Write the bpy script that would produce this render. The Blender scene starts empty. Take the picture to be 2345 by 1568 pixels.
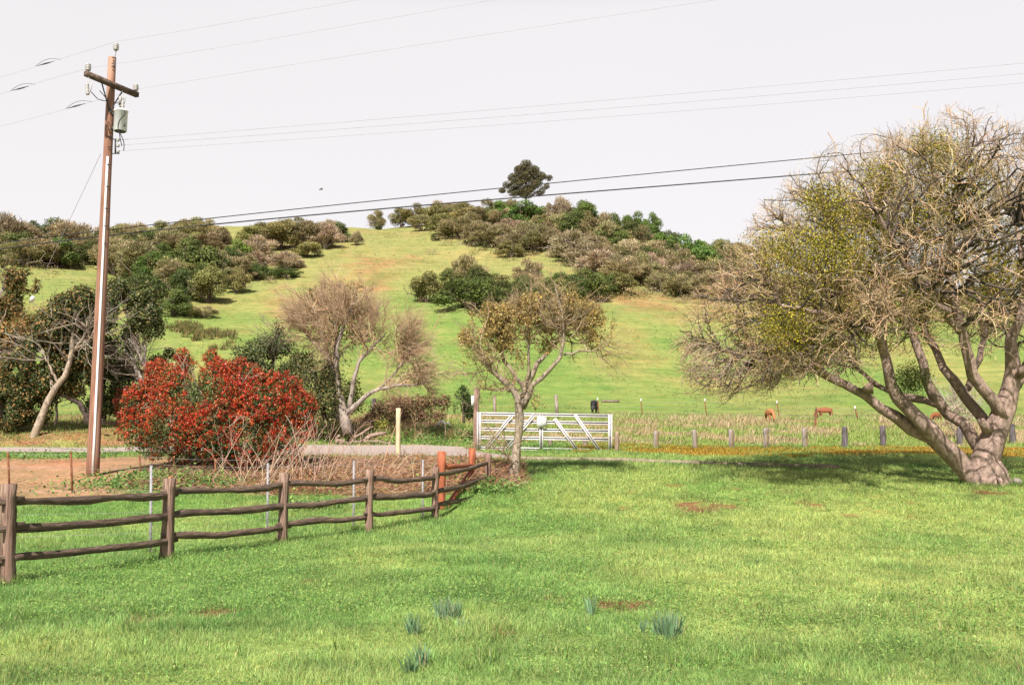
import bpy, math, random
import numpy as np
from mathutils import Vector, Matrix

# ------------------------------------------------------------------ camera, light, sky
SC = bpy.context.scene
COL = SC.collection
EYE = 1.55
PITCH = math.atan(256/2279)
cam_d = bpy.data.cameras.new("camera"); cam = bpy.data.objects.new("camera", cam_d); COL.objects.link(cam)
cam.location = (0, 0, EYE); cam.rotation_euler = (math.pi/2+PITCH, 0, 0)
cam_d.lens = 35; cam_d.sensor_width = 36; cam_d.clip_end = 6000; cam_d.clip_start = 0.1
SC.camera = cam
SUN_AZ, SUN_EL = math.radians(14), math.radians(46)      # light travels 13 deg right of +Y
sd = bpy.data.lights.new("sun", 'SUN'); sd.energy = 5.0; sd.angle = math.radians(0.6); sd.color = (1.0, 0.94, 0.85)
sun = bpy.data.objects.new("sun", sd); COL.objects.link(sun)
tv = Vector((math.sin(SUN_AZ)*math.cos(SUN_EL), math.cos(SUN_AZ)*math.cos(SUN_EL), -math.sin(SUN_EL)))
sun.rotation_euler = tv.to_track_quat('-Z', 'Y').to_euler(); sun.location = (-8, -20, 30)
W = bpy.data.worlds.new("World"); SC.world = W; W.use_nodes = True
nt = W.node_tree; nt.nodes.clear()
wo = nt.nodes.new('ShaderNodeOutputWorld'); add = nt.nodes.new('ShaderNodeAddShader')
b1 = nt.nodes.new('ShaderNodeBackground'); b2 = nt.nodes.new('ShaderNodeBackground')
sky = nt.nodes.new('ShaderNodeTexSky'); sky.sky_type = 'NISHITA'; sky.sun_disc = False
sky.sun_elevation = SUN_EL; sky.sun_rotation = math.pi+SUN_AZ; sky.dust_density = 3.0; sky.air_density = 1.0
b1.inputs[1].default_value = 0.016
tc = nt.nodes.new('ShaderNodeTexCoord'); sx = nt.nodes.new('ShaderNodeSeparateXYZ')
rp = nt.nodes.new('ShaderNodeValToRGB')
e = rp.color_ramp.elements; e[0].position = 0.0; e[0].color = (0.453, 0.42, 0.405, 1); e[1].position = 1.0; e[1].color = (0.03, 0.045, 0.09, 1)
m = e.new(0.42); m.color = (0.433, 0.408, 0.40, 1); m = e.new(0.6); m.color = (0.045, 0.055, 0.09, 1)
nz = nt.nodes.new('ShaderNodeTexNoise'); nz.inputs['Scale'].default_value = 1.6; nz.inputs['Detail'].default_value = 3
mz = nt.nodes.new('ShaderNodeMapRange'); mz.inputs[3].default_value = 0.97; mz.inputs[4].default_value = 1.05
L = nt.links.new
L(tc.outputs['Generated'], sx.inputs[0]); L(sx.outputs['Z'], rp.inputs[0]); L(rp.outputs[0], b2.inputs[0])
L(tc.outputs['Generated'], nz.inputs['Vector']); L(nz.outputs[0], mz.inputs[0]); L(mz.outputs[0], b2.inputs[1])
L(sky.outputs[0], b1.inputs[0]); L(b1.outputs[0], add.inputs[0]); L(b2.outputs[0], add.inputs[1]); L(add.outputs[0], wo.inputs[0])
vs = SC.view_settings; vs.view_transform = 'Standard'; vs.look = 'None'; vs.gamma = 1; vs.exposure = 0.95
SC.cycles.max_bounces = 6; SC.cycles.transparent_max_bounces = 8

rng = np.random.default_rng(7); random.seed(7)

# ------------------------------------------------------------------ view helpers (2344 px wide photo view)
FD, CX, CY = 2279.0, 1172.0, 784.0
cp, sp = math.cos(PITCH), math.sin(PITCH)
def ray(x, y):
    u, v = (x-CX)/FD, (CY-y)/FD
    return np.array([u, cp - v*sp, sp + v*cp])
def at(x, y, Y):
    d = ray(x, y); return np.array([0, 0, EYE]) + d*(Y/d[1])
def elev(y):
    v = (CY-np.asarray(y, float))/FD
    return (sp+v*cp)/(cp-v*sp)
# ------------------------------------------------------------------ numpy noise
_perm = rng.random((256, 256))
def vnoise(x, y):
    x = np.asarray(x, float); y = np.asarray(y, float)
    xi = np.floor(x).astype(int); yi = np.floor(y).astype(int)
    fx = x-xi; fy = y-yi; fx = fx*fx*(3-2*fx); fy = fy*fy*(3-2*fy)
    g = lambda a, b: _perm[(a+b*7) % 256, (b+a*3) % 256]
    return (g(xi, yi)*(1-fx)+g(xi+1, yi)*fx)*(1-fy)+(g(xi, yi+1)*(1-fx)+g(xi+1, yi+1)*fx)*fy
def fbm(x, y, s, o=3):
    r = 0; a = 1; t = 0
    for i in range(o):
        r = r+a*vnoise(np.asarray(x)/s*2**i+17.3*i, np.asarray(y)/s*2**i+5.1*i); t += a; a *= .5
    return r/t
def sm(a, b, x):
    t = np.clip((x-a)/(b-a), 0, 1); return t*t*(3-2*t)
# ------------------------------------------------------------------ terrain height
_py = np.array([-40, 0, 12, 16, 18, 20, 22, 24, 26, 28, 31, 34, 38, 45, 55, 92, 130])
_pz = np.array([-.1, 0, .0, .04, .14, .36, .65, .89, 1.07, 1.21, 1.40, 1.69, 2.15, 2.95, 3.45, 4.95, 5.4])
_ty = np.linspace(-40, 130, 3401); _t0 = np.interp(_ty, _py, _pz)
_k = 31; _tz = np.convolve(np.pad(_t0, _k//2, mode='edge'), np.ones(_k)/_k, 'valid')
_cx = [-900, -200, 0, 120, 220, 350, 480, 620, 800, 870, 980, 1100, 1250, 1400, 1550, 1700, 1900, 2344, 3300]
_cy = [560, 560, 570, 580, 588, 545, 519, 519, 519, 524, 512, 488, 480, 512, 575, 615, 645, 690, 720]
_cd = [330, 310, 290, 280, 270, 300, 330, 340, 345, 345, 350, 355, 360, 350, 330, 310, 290, 260, 250]
_sx = np.array([0, .1, .25, .5, .75, .9, 1, 1.1, 1.25, 1.5, 2, 4, 20]); _sp = np.array([0, .03, .17, .45, .745, .915, 1, 1.06, 1.10, 1.05, .8, .3, .25])
_st = np.linspace(0, 20, 4001); _s0 = np.interp(_st, _sx, _sp); _sz = np.convolve(np.pad(_s0, 7, mode='edge'), np.ones(15)/15, 'valid')
def H(X, Y):
    X = np.asarray(X, float); Y = np.asarray(Y, float)
    z = np.interp(np.minimum(Y, 92), _ty, _tz)
    t = X/np.maximum(Y, 30)
    px = CX + FD*.985*t
    Ec = elev(np.interp(px, _cx, _cy)); Dc = np.interp(px, _cx, _cd)
    s = np.maximum(Y-92, 0)/(Dc-92)
    p = np.interp(s, _st, _sz)
    z = z + (EYE+Ec*Dc-4.95)*p
    a = sm(0.05, .4, s)*(1-.85*sm(.8, 1.0, s))
    z = z + a*(fbm(X, Y, 46, 2)-.5)*5.0
    g = np.exp(-((px-(215+(s-.45)*260))/70.0)**2)*sm(.25, .5, s)*(1-sm(.8, 1, s))
    z = z - g*3.0
    near = 1-sm(60, 90, Y)
    z = z + near*((fbm(X, Y, 3.1, 3)-.5)*.06*sm(3, 12, Y) + (fbm(X+50, Y, 9, 2)-.5)*.22*sm(34, 44, Y)*0.5)
    bank = sm(33.4, 35.2, Y)*(1-sm(37, 41, Y))*(1-sm(-2.5, 0, X))
    z = z + bank*.35
    return z
def ground(x, y, y0=5.0):
    d = ray(x, y); k = 1/d[1]
    Ys = y0*np.exp(np.linspace(0, math.log(600/y0), 1500))
    Z = EYE + d[2]*k*Ys; X = d[0]*k*Ys
    diff = Z - H(X, Ys)
    i = np.argmax(diff <= 0)
    if diff[i] > 0:
        j = Ys > 150; i = int(np.nonzero(j)[0][np.argmin(diff[j]/Ys[j])])
        return np.array([X[i], Ys[i], float(H(X[i], Ys[i]))])
    return np.array([X[i], Ys[i], float(H(X[i], Ys[i]))])
def onY(x, Y):
    X = (x-CX)/FD*Y/ (cp) ; return np.array([X, Y, float(H(X, Y))])

# ------------------------------------------------------------------ materials
def newmat(name, rough=.8):
    m = bpy.data.materials.new(name); m.use_nodes = True
    n = m.node_tree; b = n.nodes['Principled BSDF']; b.inputs['Roughness'].default_value = rough
    b.inputs['Specular IOR Level'].default_value = .25
    return m, n, b
def noise_mat(name, c1, c2, scale=8, rough=.85, bump=.3, stretch=(1, 1, 1), c3=None, metallic=0, sharp=(.35, .65)):
    c1, c2 = [tuple(q*.78 for q in c) for c in (c1, c2)]; c3 = tuple(q*.78 for q in c3) if c3 else None
    m, n, b = newmat(name, rough); b.inputs['Metallic'].default_value = metallic
    tc = n.nodes.new('ShaderNodeTexCoord'); mp = n.nodes.new('ShaderNodeMapping'); mp.inputs['Scale'].default_value = stretch
    nz = n.nodes.new('ShaderNodeTexNoise'); nz.inputs['Scale'].default_value = scale; nz.inputs['Detail'].default_value = 6; nz.inputs['Roughness'].default_value = .65
    r = n.nodes.new('ShaderNodeValToRGB'); r.color_ramp.elements[0].color = (*c1, 1); r.color_ramp.elements[1].color = (*c2, 1)
    r.color_ramp.elements[0].position = sharp[0]; r.color_ramp.elements[1].position = sharp[1]
    n.links.new(tc.outputs['Object'], mp.inputs[0]); n.links.new(mp.outputs[0], nz.inputs['Vector']); n.links.new(nz.outputs[0], r.inputs[0])
    out = r.outputs[0]
    if c3:
        n2 = n.nodes.new('ShaderNodeTexNoise'); n2.inputs['Scale'].default_value = scale*.23; n2.inputs['Detail'].default_value = 4
        r2 = n.nodes.new('ShaderNodeValToRGB'); r2.color_ramp.elements[0].position = .5; r2.color_ramp.elements[1].position = .64
        mx = n.nodes.new('ShaderNodeMix'); mx.data_type = 'RGBA'
        n.links.new(mp.outputs[0], n2.inputs['Vector']); n.links.new(n2.outputs[0], r2.inputs[0])
        n.links.new(r2.outputs[0], mx.inputs[0]); n.links.new(out, mx.inputs[6]); mx.inputs[7].default_value = (*c3, 1); out = mx.outputs[2]
    n.links.new(out, b.inputs['Base Color'])
    if bump:
        bp = n.nodes.new('ShaderNodeBump'); bp.inputs['Strength'].default_value = bump; bp.inputs['Distance'].default_value = .02
        n.links.new(nz.outputs[0], bp.inputs['Height']); n.links.new(bp.outputs[0], b.inputs['Normal'])
    return m
def attr_mat(name, rough=.6, trans=.3, vary=False):
    m, n, b = newmat(name, rough); out = n.nodes['Material Output']
    a = n.nodes.new('ShaderNodeAttribute'); a.attribute_name = 'Col'
    if vary:
        oi = n.nodes.new('ShaderNodeObjectInfo'); hs = n.nodes.new('ShaderNodeHueSaturation'); m1 = n.nodes.new('ShaderNodeMapRange'); m1.inputs[3].default_value = .78; m1.inputs[4].default_value = 1.28
        m2 = n.nodes.new('ShaderNodeMath'); m2.operation = 'MULTIPLY_ADD'; m2.inputs[1].default_value = .045; m2.inputs[2].default_value = .485
        fr = n.nodes.new('ShaderNodeMath'); fr.operation = 'FRACT'; f7 = n.nodes.new('ShaderNodeMath'); f7.operation = 'MULTIPLY'; f7.inputs[1].default_value = 7.3
        n.links.new(oi.outputs['Random'], m1.inputs[0]); n.links.new(oi.outputs['Random'], f7.inputs[0]); n.links.new(f7.outputs[0], fr.inputs[0]); n.links.new(fr.outputs[0], m2.inputs[0])
        n.links.new(m2.outputs[0], hs.inputs['Hue']); n.links.new(m1.outputs[0], hs.inputs['Value']); n.links.new(a.outputs['Color'], hs.inputs['Color']); a = hs
    n.links.new(a.outputs['Color'], b.inputs['Base Color'])
    if trans:
        t = n.nodes.new('ShaderNodeBsdfTranslucent'); mx = n.nodes.new('ShaderNodeMixShader'); mx.inputs[0].default_value = trans
        n.links.new(a.outputs['Color'], t.inputs[0]); n.links.new(b.outputs[0], mx.inputs[1]); n.links.new(t.outputs[0], mx.inputs[2]); n.links.new(mx.outputs[0], out.inputs[0])
    return m
M = {}
M['leaf'] = attr_mat('leaf', .55, .28)
M['leaf_far'] = attr_mat('leaf_far', .6, .3, True)
M['grass'] = attr_mat('grass', .5, .35)
M['twig'] = attr_mat('twig', .85, 0)
M['berry'] = attr_mat('berry', .35, 0)
M['dry'] = attr_mat('dry_stem', .8, .15)
M['bark_big'] = noise_mat('bark_big', (.11, .075, .06), (.46, .33, .275), 11, .9, 1.0, (1, 1, .75), (.27, .20, .155), sharp=(.32, .62))
M['bark_pale'] = noise_mat('bark_pale', (.14, .10, .07), (.52, .42, .34), 14, .9, .8, (1, 1, .6), (.34, .27, .19), sharp=(.33, .6))
M['bark_ochre'] = noise_mat('bark_ochre', (.10, .075, .055), (.46, .37, .29), 16, .9, .9, (1, 1, .6), (.27, .22, .14), sharp=(.34, .62))
M['bark_grey'] = noise_mat('bark_grey', (.15, .12, .10), (.45, .38, .33), 7, .9, .6, (1, 1, .5))
M['bark_dark'] = noise_mat('bark_dark', (.03, .022, .018), (.12, .09, .07), 6, .95, .6)
M['rail'] = noise_mat('rail_wood', (.05, .03, .022), (.31, .215, .16), 4.5, .9, .9, (1.2, 1.2, 22), (.12, .085, .07), sharp=(.36, .62))
M['postwood'] = noise_mat('post_wood', (.11, .06, .045), (.40, .27, .21), 5, .9, .9, (9, 9, .6), (.26, .16, .12), sharp=(.36, .62))
M['pole'] = noise_mat('pole_wood', (.20, .095, .06), (.34, .18, .125), 6, .85, .4, (5, 5, .35), (.42, .24, .17))
M['conduit'] = noise_mat('white_conduit', (.8, .78, .78), (.88, .87, .88), 3, .5, 0)
M['armwood'] = noise_mat('arm_wood', (.06, .04, .03), (.22, .15, .11), 9, .9, .5)
M['metal_dark'] = noise_mat('dark_metal', (.03, .03, .035), (.08, .085, .09), 20, .5, 0)
M['porcelain'] = noise_mat('grey_porcelain', (.30, .29, .28), (.52, .50, .48), 30, .35, 0)
M['tank'] = noise_mat('tank_paint', (.78, .78, .82), (.86, .86, .90), 3, .4, 0)
M['wire'] = noise_mat('cable', (.02, .02, .02), (.05, .05, .05), 5, .6, 0)
M['wire_thin'] = noise_mat('line_wire', (.34, .32, .32), (.46, .44, .44), 5, .5, 0)
M['galv'] = noise_mat('galvanised', (.24, .235, .25), (.38, .37, .39), 25, .5, .1)
M['gate'] = noise_mat('gate_paint', (.70, .66, .68), (.88, .85, .87), 6, .6, .15)
M['sign'] = noise_mat('sign_face', (.80, .80, .76), (.86, .86, .84), 5, .5, 0)
M['rust'] = noise_mat('rust_post', (.14, .05, .025), (.30, .12, .06), 14, .9, .4)
M['rustred'] = noise_mat('red_oxide_paint', (.24, .065, .03), (.48, .15, .07), 7, .7, .3, (3, 3, .8))
M['pale_post'] = noise_mat('pale_post', (.52, .40, .24), (.74, .62, .42), 6, .8, .3, (4, 4, .5))
M['bollard'] = noise_mat('weathered_grey', (.16, .12, .11), (.46, .40, .38), 6, .9, .7, (5, 5, .5), (.24, .18, .10))
M['bollard_tan'] = noise_mat('weathered_tan', (.20, .13, .09), (.42, .32, .24), 6, .9, .7, (5, 5, .5))
M['bollard_dark'] = noise_mat('weathered_dark', (.06, .05, .055), (.20, .17, .18), 6, .9, .7, (5, 5, .5))
M['concrete'] = noise_mat('concrete', (.20, .15, .12), (.36, .28, .22), 5, .95, .3)
M['asphalt'] = noise_mat('asphalt', (.30, .24, .21), (.50, .41, .36), 26, .95, .3, (1, 1, 1), (.34, .29, .27))
M['stone'] = noise_mat('stone', (.26, .22, .19), (.44, .39, .35), 7, .9, .4)
M['log'] = noise_mat('dead_log', (.12, .07, .05), (.48, .36, .29), 5, .95, .9, (2, 6, 6))
M['white'] = noise_mat('white_paint', (.78, .76, .74), (.85, .84, .82), 5, .6, 0)
M['hide_red'] = noise_mat('red_hide', (.20, .06, .025), (.36, .13, .055), 6, .8, .2)
M['hide_gold'] = noise_mat('ginger_hide', (.36, .13, .05), (.50, .23, .10), 7, .8, .2)
M['hide_black'] = noise_mat('black_hide', (.012, .011, .012), (.03, .028, .028), 6, .6, .1)
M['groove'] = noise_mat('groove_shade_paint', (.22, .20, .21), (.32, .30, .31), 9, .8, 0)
M['bird'] = noise_mat('bird_feather', (.03, .03, .03), (.06, .055, .05), 6, .7, 0)

# ------------------------------------------------------------------ mesh building
class Acc:
    def __init__(s): s.v = []; s.f = []; s.c = []; s.n = 0
    def add(s, V, F, c=(.5, .5, .5)):
        V = np.asarray(V, np.float32).reshape(-1, 3); F = np.asarray(F, np.int32).reshape(-1, 4)
        s.v.append(V); s.f.append(F+s.n); c = np.asarray(c, np.float32)
        if c.ndim == 1: c = np.repeat(c[None], len(V), 0)
        s.c.append(c); s.n += len(V)
        return s
    def build(s, name, mat, parent=None, smooth=False, loc=None):
        V = np.concatenate(s.v); F = np.concatenate(s.f); C = np.concatenate(s.c)*(.95 if name == 'lawn_grass' else .82 if name == 'ground' else .76)
        if loc is not None: V = V-np.asarray(loc, np.float32)
        elif parent is not None: V = V-np.asarray(parent.location, np.float32)
        me = bpy.data.meshes.new(name)
        me.vertices.add(len(V)); me.vertices.foreach_set('co', V.ravel())
        me.loops.add(len(F)*4); me.loops.foreach_set('vertex_index', F.ravel())
        me.polygons.add(len(F)); me.polygons.foreach_set('loop_start', np.arange(0, len(F)*4, 4, dtype=np.int32))
        me.polygons.foreach_set('loop_total', np.full(len(F), 4, np.int32))
        if smooth: me.polygons.foreach_set('use_smooth', np.ones(len(F), bool))
        a = me.color_attributes.new('Col', 'FLOAT_COLOR', 'POINT')
        a.data.foreach_set('color', np.concatenate([np.clip(C, 0, 1), np.ones((len(C), 1), np.float32)], 1).astype(np.float32).ravel())
        me.update(); me.validate()
        me.materials.append(mat)
        o = bpy.data.objects.new(name, me); COL.objects.link(o)
        if parent is not None: o.parent = parent
        if loc is not None: o.location = tuple(loc)
        return o
def tag(o, label=None, cat=None, group=None, kind=None):
    if label: o['label'] = label
    if cat: o['category'] = cat
    if group: o['group'] = group
    if kind: o['kind'] = kind
    return o
def thing(name, label, cat, loc, group=None):
    o = bpy.data.objects.new(name, None); COL.objects.link(o); o.location = tuple(float(q) for q in loc); o.empty_display_size = .2
    return tag(o, label, cat, group)
def nrm(a): return a/np.maximum(np.linalg.norm(a, axis=-1, keepdims=True), 1e-9)
def tubes(acc, P, R, n=3, c=(.5, .5, .5)):
    """batch of polylines P[m,k,3] with radii R[m,k]"""
    P = np.asarray(P, float); R = np.asarray(R, float); m, k = P.shape[:2]
    T = nrm(np.gradient(P, axis=1)); ref = nrm(rng.normal(size=(m, 1, 3)))
    ov = nrm(P[:, -1:]-P[:, :1]); ref = nrm(ref-(ref*ov).sum(-1, keepdims=True)*ov)
    N = nrm(ref-(ref*T).sum(-1, keepdims=True)*T); B = np.cross(T, N)
    a = np.arange(n)*2*math.pi/n
    V = P[:, :, None]+R[:, :, None, None]*(np.cos(a)[None, None, :, None]*N[:, :, None]+np.sin(a)[None, None, :, None]*B[:, :, None])
    idx = np.arange(m*k*n).reshape(m, k, n)
    F = np.stack([idx[:, :-1], np.roll(idx, -1, 2)[:, :-1], np.roll(idx, -1, 2)[:, 1:], idx[:, 1:]], -1)
    c = np.asarray(c, float)
    if c.ndim == 2: c = np.repeat(c, k*n, 0)
    acc.add(V, F, c)
def tube(acc, P, R, n=8, cap=True, ref=None, sq=None, jit=0, c=(.5, .5, .5), close=False):
    P = np.asarray(P, float); k = len(P); R = np.broadcast_to(np.asarray(R, float), (k,))
    T = nrm(np.gradient(P, axis=0)); ov = nrm(P[-1]-P[0])
    if ref is None: ref = np.array([0, 0, 1.]) if abs(ov[2]) < .8 else np.array([0, 1., 0])
    ref = np.asarray(ref, float)
    N = nrm(ref-(T@ref)[:, None]*T); B = np.cross(T, N)
    a = np.arange(n)*2*math.pi/n+(math.pi/4 if n == 4 else 0)
    sa, sb = sq or (1, 1)
    V = P[:, None]+R[:, None, None]*(np.cos(a)[None, :, None]*sa*N[:, None]+np.sin(a)[None, :, None]*sb*B[:, None])
    if jit: V = V+rng.normal(size=V.shape)*jit
    idx = np.arange(k*n).reshape(k, n)
    F = [np.stack([idx[:-1], np.roll(idx, -1, 1)[:-1], np.roll(idx, -1, 1)[1:], idx[1:]], -1).reshape(-1, 4)]
    if cap:
        for row, fl in ((idx[0], 1), (idx[-1], 0)):
            q = [[row[j], row[j+1], row[n-2-j], row[n-1-j]] for j in range(n//2-1)]
            F.append(np.array(q)[:, ::-1] if fl else np.array(q))
    acc.add(V, np.concatenate(F), c)
    return acc
def box(acc, c, s, rz=0, jit=0, col=(.5, .5, .5)):
    c = np.asarray(c, float); h = np.asarray(s, float)/2
    V = np.array([[x, y, z] for z in (-1, 1) for x, y in ((-1, -1), (1, -1), (1, 1), (-1, 1))])*h
    if jit: V = V+rng.normal(size=V.shape)*jit
    R = np.array([[math.cos(rz), -math.sin(rz), 0], [math.sin(rz), math.cos(rz), 0], [0, 0, 1]])
    acc.add(V@R.T+c, [[0, 3, 2, 1], [4, 5, 6, 7], [0, 1, 5, 4], [1, 2, 6, 5], [2, 3, 7, 6], [3, 0, 4, 7]], col)
    return acc
def bar(acc, a, b, w, h, ref=None, jit=0, c=(.5, .5, .5)):
    """rectangular bar a->b; h along ref (default up), w across"""
    q = math.sqrt(2)/2
    return tube(acc, [a, b], 1.0, 4, True, ref, (h*q, w*q), jit, c)
def cards(acc, C, N, size, asp=.5, cols=None, updir=None):
    """diamond leaves at C facing N"""
    m = len(C); size = np.broadcast_to(size, (m,))
    N = nrm(N); r = rng.normal(size=(m, 3)) if updir is None else np.asarray(updir, float)+rng.normal(size=(m, 3))*.15
    U = nrm(r-(r*N).sum(-1, keepdims=True)*N); V = np.cross(N, U)
    U = U*size[:, None]*.5; V = V*size[:, None]*.5*asp
    bend = N*size[:, None]*.12
    P = np.stack([C-U, C+V+bend, C+U, C-V+bend], 1)
    F = np.arange(m*4).reshape(m, 4)
    acc.add(P, F, np.repeat(cols, 4, 0))
def pal(cols, m, var=.18, w=None):
    cols = np.asarray(cols, float); i = rng.choice(len(cols), m, p=w)
    return np.clip(cols[i]*(1+rng.normal(size=(m, 1))*var)*(1+rng.normal(size=(m, 3))*.06), 0.003, .95)
def grow(S, D, Ln, k, wig=.25, up=0., grav=None):
    n = len(S); P = np.empty((n, k, 3)); P[:, 0] = S; d = nrm(np.asarray(D, float)); st = (np.broadcast_to(Ln, (n,))/(k-1))[:, None]
    for i in range(1, k):
        d = nrm(d+rng.normal(size=(n, 3))*wig+np.array([0, 0, up])); P[:, i] = P[:, i-1]+d*st
    return P
def sample(P, R, m, lo=.2, hi=1.0, w=None):
    n, k = P.shape[:2]; i = rng.choice(n, m, p=w); f = rng.uniform(lo, hi, m)*(k-1-1e-6); j = f.astype(int); t = (f-j)[:, None]
    return P[i, j]*(1-t)+P[i, j+1]*t, nrm(P[i, j+1]-P[i, j]), R[i, j]*(1-t[:, 0])+R[i, j+1]*t[:, 0], i
def branch_dir(T, ang, out=None, ow=0.):
    r = rng.normal(size=T.shape); p = nrm(r-(r*T).sum(-1, keepdims=True)*T)
    a = np.broadcast_to(ang, (len(T),))[:, None]
    d = T*np.cos(a)+p*np.sin(a)
    if out is not None: d = d+out*ow
    return nrm(d)
def resamp(pts, k):
    pts = np.asarray(pts, float); s = np.r_[0, np.cumsum(np.linalg.norm(np.diff(pts, axis=0), axis=1))]; t = np.linspace(0, s[-1], k)
    Q = np.stack([np.interp(t, s, pts[:, i]) for i in range(pts.shape[1])], 1)
    Q2 = Q.copy(); Q2[1:-1] = (Q[:-2]+2*Q[1:-1]+Q[2:])/4
    return Q2
def limb_px(pts, Y0, dY, k=12):
    """limb traced in the photo with its own depth: pts (x,y,depth offset 0..1, radius)"""
    A = [[*at(p[0], p[1], Y0+dY*p[2]), p[3]] for p in pts]
    return resamp(A, k)
def copy_thing(o, loc, rz=0, sc=(1, 1, 1)):
    r = o.copy(); COL.objects.link(r); r.location = tuple(float(q) for q in loc); r.rotation_euler = (0, 0, rz); r.scale = sc
    for ch in list(o.children):
        c = ch.copy(); COL.objects.link(c); c.parent = r
    return r
KEEP_TERRAIN = True
#@@TERRAIN
# ------------------------------------------------------------------ ground
def dirt_m(X, Y):
    n = (fbm(X, Y, 1.3, 3)-.5)*2
    return sm(0, .6, np.minimum(-8.4-(Y-25)*.12-X+n*.8, np.minimum(Y-20.0+n*.6, 29.6-Y+n*.5)))
def brush_m(X, Y):
    n = (fbm(X+9, Y, 1.1, 3)-.5)*2
    near = np.interp(X, [-12, -8, -4, -1.5, .3, 1.2], [22.6, 21.0, 20.6, 20.4, 21.6, 24])
    far = np.interp(X, [-9, -7, -2, -.6, .3, 1.0], [27, 27.9, 27.4, 26.6, 25, 23])
    return sm(0, .5, np.minimum(np.minimum(Y-near+n*.5, far-Y+n*.2), np.minimum(X+8.6+n*.5, .35-X+n*.4)))
_rx = [-80, -13, -10, -8, -6, -3, -1.6, -.8, 0, .9]
_rn = [31.4, 31.2, 31.0, 30.0, 29.3, 28.9, 28.6, 28.2, 27.7, 27.3]
_rf = [33.2, 33.0, 33.1, 33.2, 33.2, 33.2, 32.4, 30.2, 28.9, 27.5]
def road_m(X, Y): return (X < .9) & (Y > np.interp(X, _rx, _rn)) & (Y < np.interp(X, _rx, _rf))
def moss_m(X, Y):
    n = (fbm(X, Y, 1.6, 3)-.5)*2
    return sm(0, .7, np.minimum(np.minimum(Y-29.9+n*1.6, 34.1-Y+n*.4), X-1.6))
def mix3(a, b, t): return np.asarray(a)*(1-t[..., None])+np.asarray(b)*t[..., None]
G1, G2, G3 = np.array([.215, .355, .10]), np.array([.37, .455, .145]), np.array([.10, .22, .055])
SPOTS = [(*ground(x, y)[:2], r) for x, y, r in [(1440, 1384, .26), (1462, 1380, .2), (480, 1405, .2), (345, 1418, .16), (1590, 1163, .5), (1640, 1158, .4), (1860, 1155, .3), (1800, 1290, .15), (1270, 1375, .12), (700, 1330, .12), (2080, 1400, .12), (2260, 1128, .4), (1150, 1452, .1)]]
def spot_m(X, Y):
    r_ = np.zeros(np.shape(X)); n_ = (fbm(X+3, Y+9, .22, 3)-.5)
    for a_, b_, q_ in SPOTS: r_ = np.maximum(r_, 1-sm(.55, 1.1, np.hypot(X-a_, (Y-b_)*.8)/q_+n_*1.6))
    return r_
def ground_col(X, Y):
    n1 = fbm(X, Y, 2.2, 4); n2 = fbm(X+31, Y+7, .55, 3); n3 = fbm(X+3, Y+70, 7, 3)
    c = mix3(np.broadcast_to(G1, X.shape+(3,)), G2, sm(.38, .66, n1*.6+n3*.4+(X/np.maximum(Y, 5)+.1)*.15))
    c = mix3(c, G3, sm(.55, .75, n2)*.45)
    c = mix3(c, (.30, .17, .09), sm(.70, .78, n2*.6+n3*.4)*.7)
    c = mix3(c, (.26, .13, .08), spot_m(X, Y))
    c = mix3(c, (.43, .26, .175), dirt_m(X, Y))
    c = mix3(c, (.28, .18, .10), brush_m(X, Y)*.9)
    c = mix3(c, (.46, .25, .04), moss_m(X, Y)*sm(.36, .56, n1)*.85)
    # rough grass bank and the far field
    bank = sm(34.0, 35.2, Y)*(1-sm(44, 52, Y)); n4 = fbm(X, Y, 1.7, 3)
    bc = mix3(np.broadcast_to(np.array([.36, .27, .13]), X.shape+(3,)), (.22, .30, .07), sm(.42, .62, n4))
    c = mix3(c, bc, bank)
    left = sm(33, 34, Y)*(1-sm(41, 46, Y))*(1-sm(-4, -1, X))
    c = mix3(c, (.36, .20, .12), left*sm(.35, .55, n4))
    far = sm(46, 54, Y); n5 = fbm(X, Y, 16, 4); n6 = fbm(X+11, Y, 38, 3); n7 = fbm(X, Y+44, 5, 3)
    fc = mix3(np.broadcast_to(np.array([.25, .345, .105]), X.shape+(3,)), (.34, .375, .135), sm(.4, .65, n5))
    z = H(X, Y); up = sm(14, 50, z+ (n6-.5)*26)
    fc = mix3(fc, (.40, .36, .165), up*.8)
    br = sm(.52, .70, n5*.5+n7*.25+n6*.25)*(.25+.75*sm(10, 30, z))
    fc = mix3(fc, (.42, .25, .14), br*.8)
    fc = mix3(fc, (.17, .27, .07), sm(.6, .8, n7)*.45)
    c = mix3(c, fc*.92, far)
    return c
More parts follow.
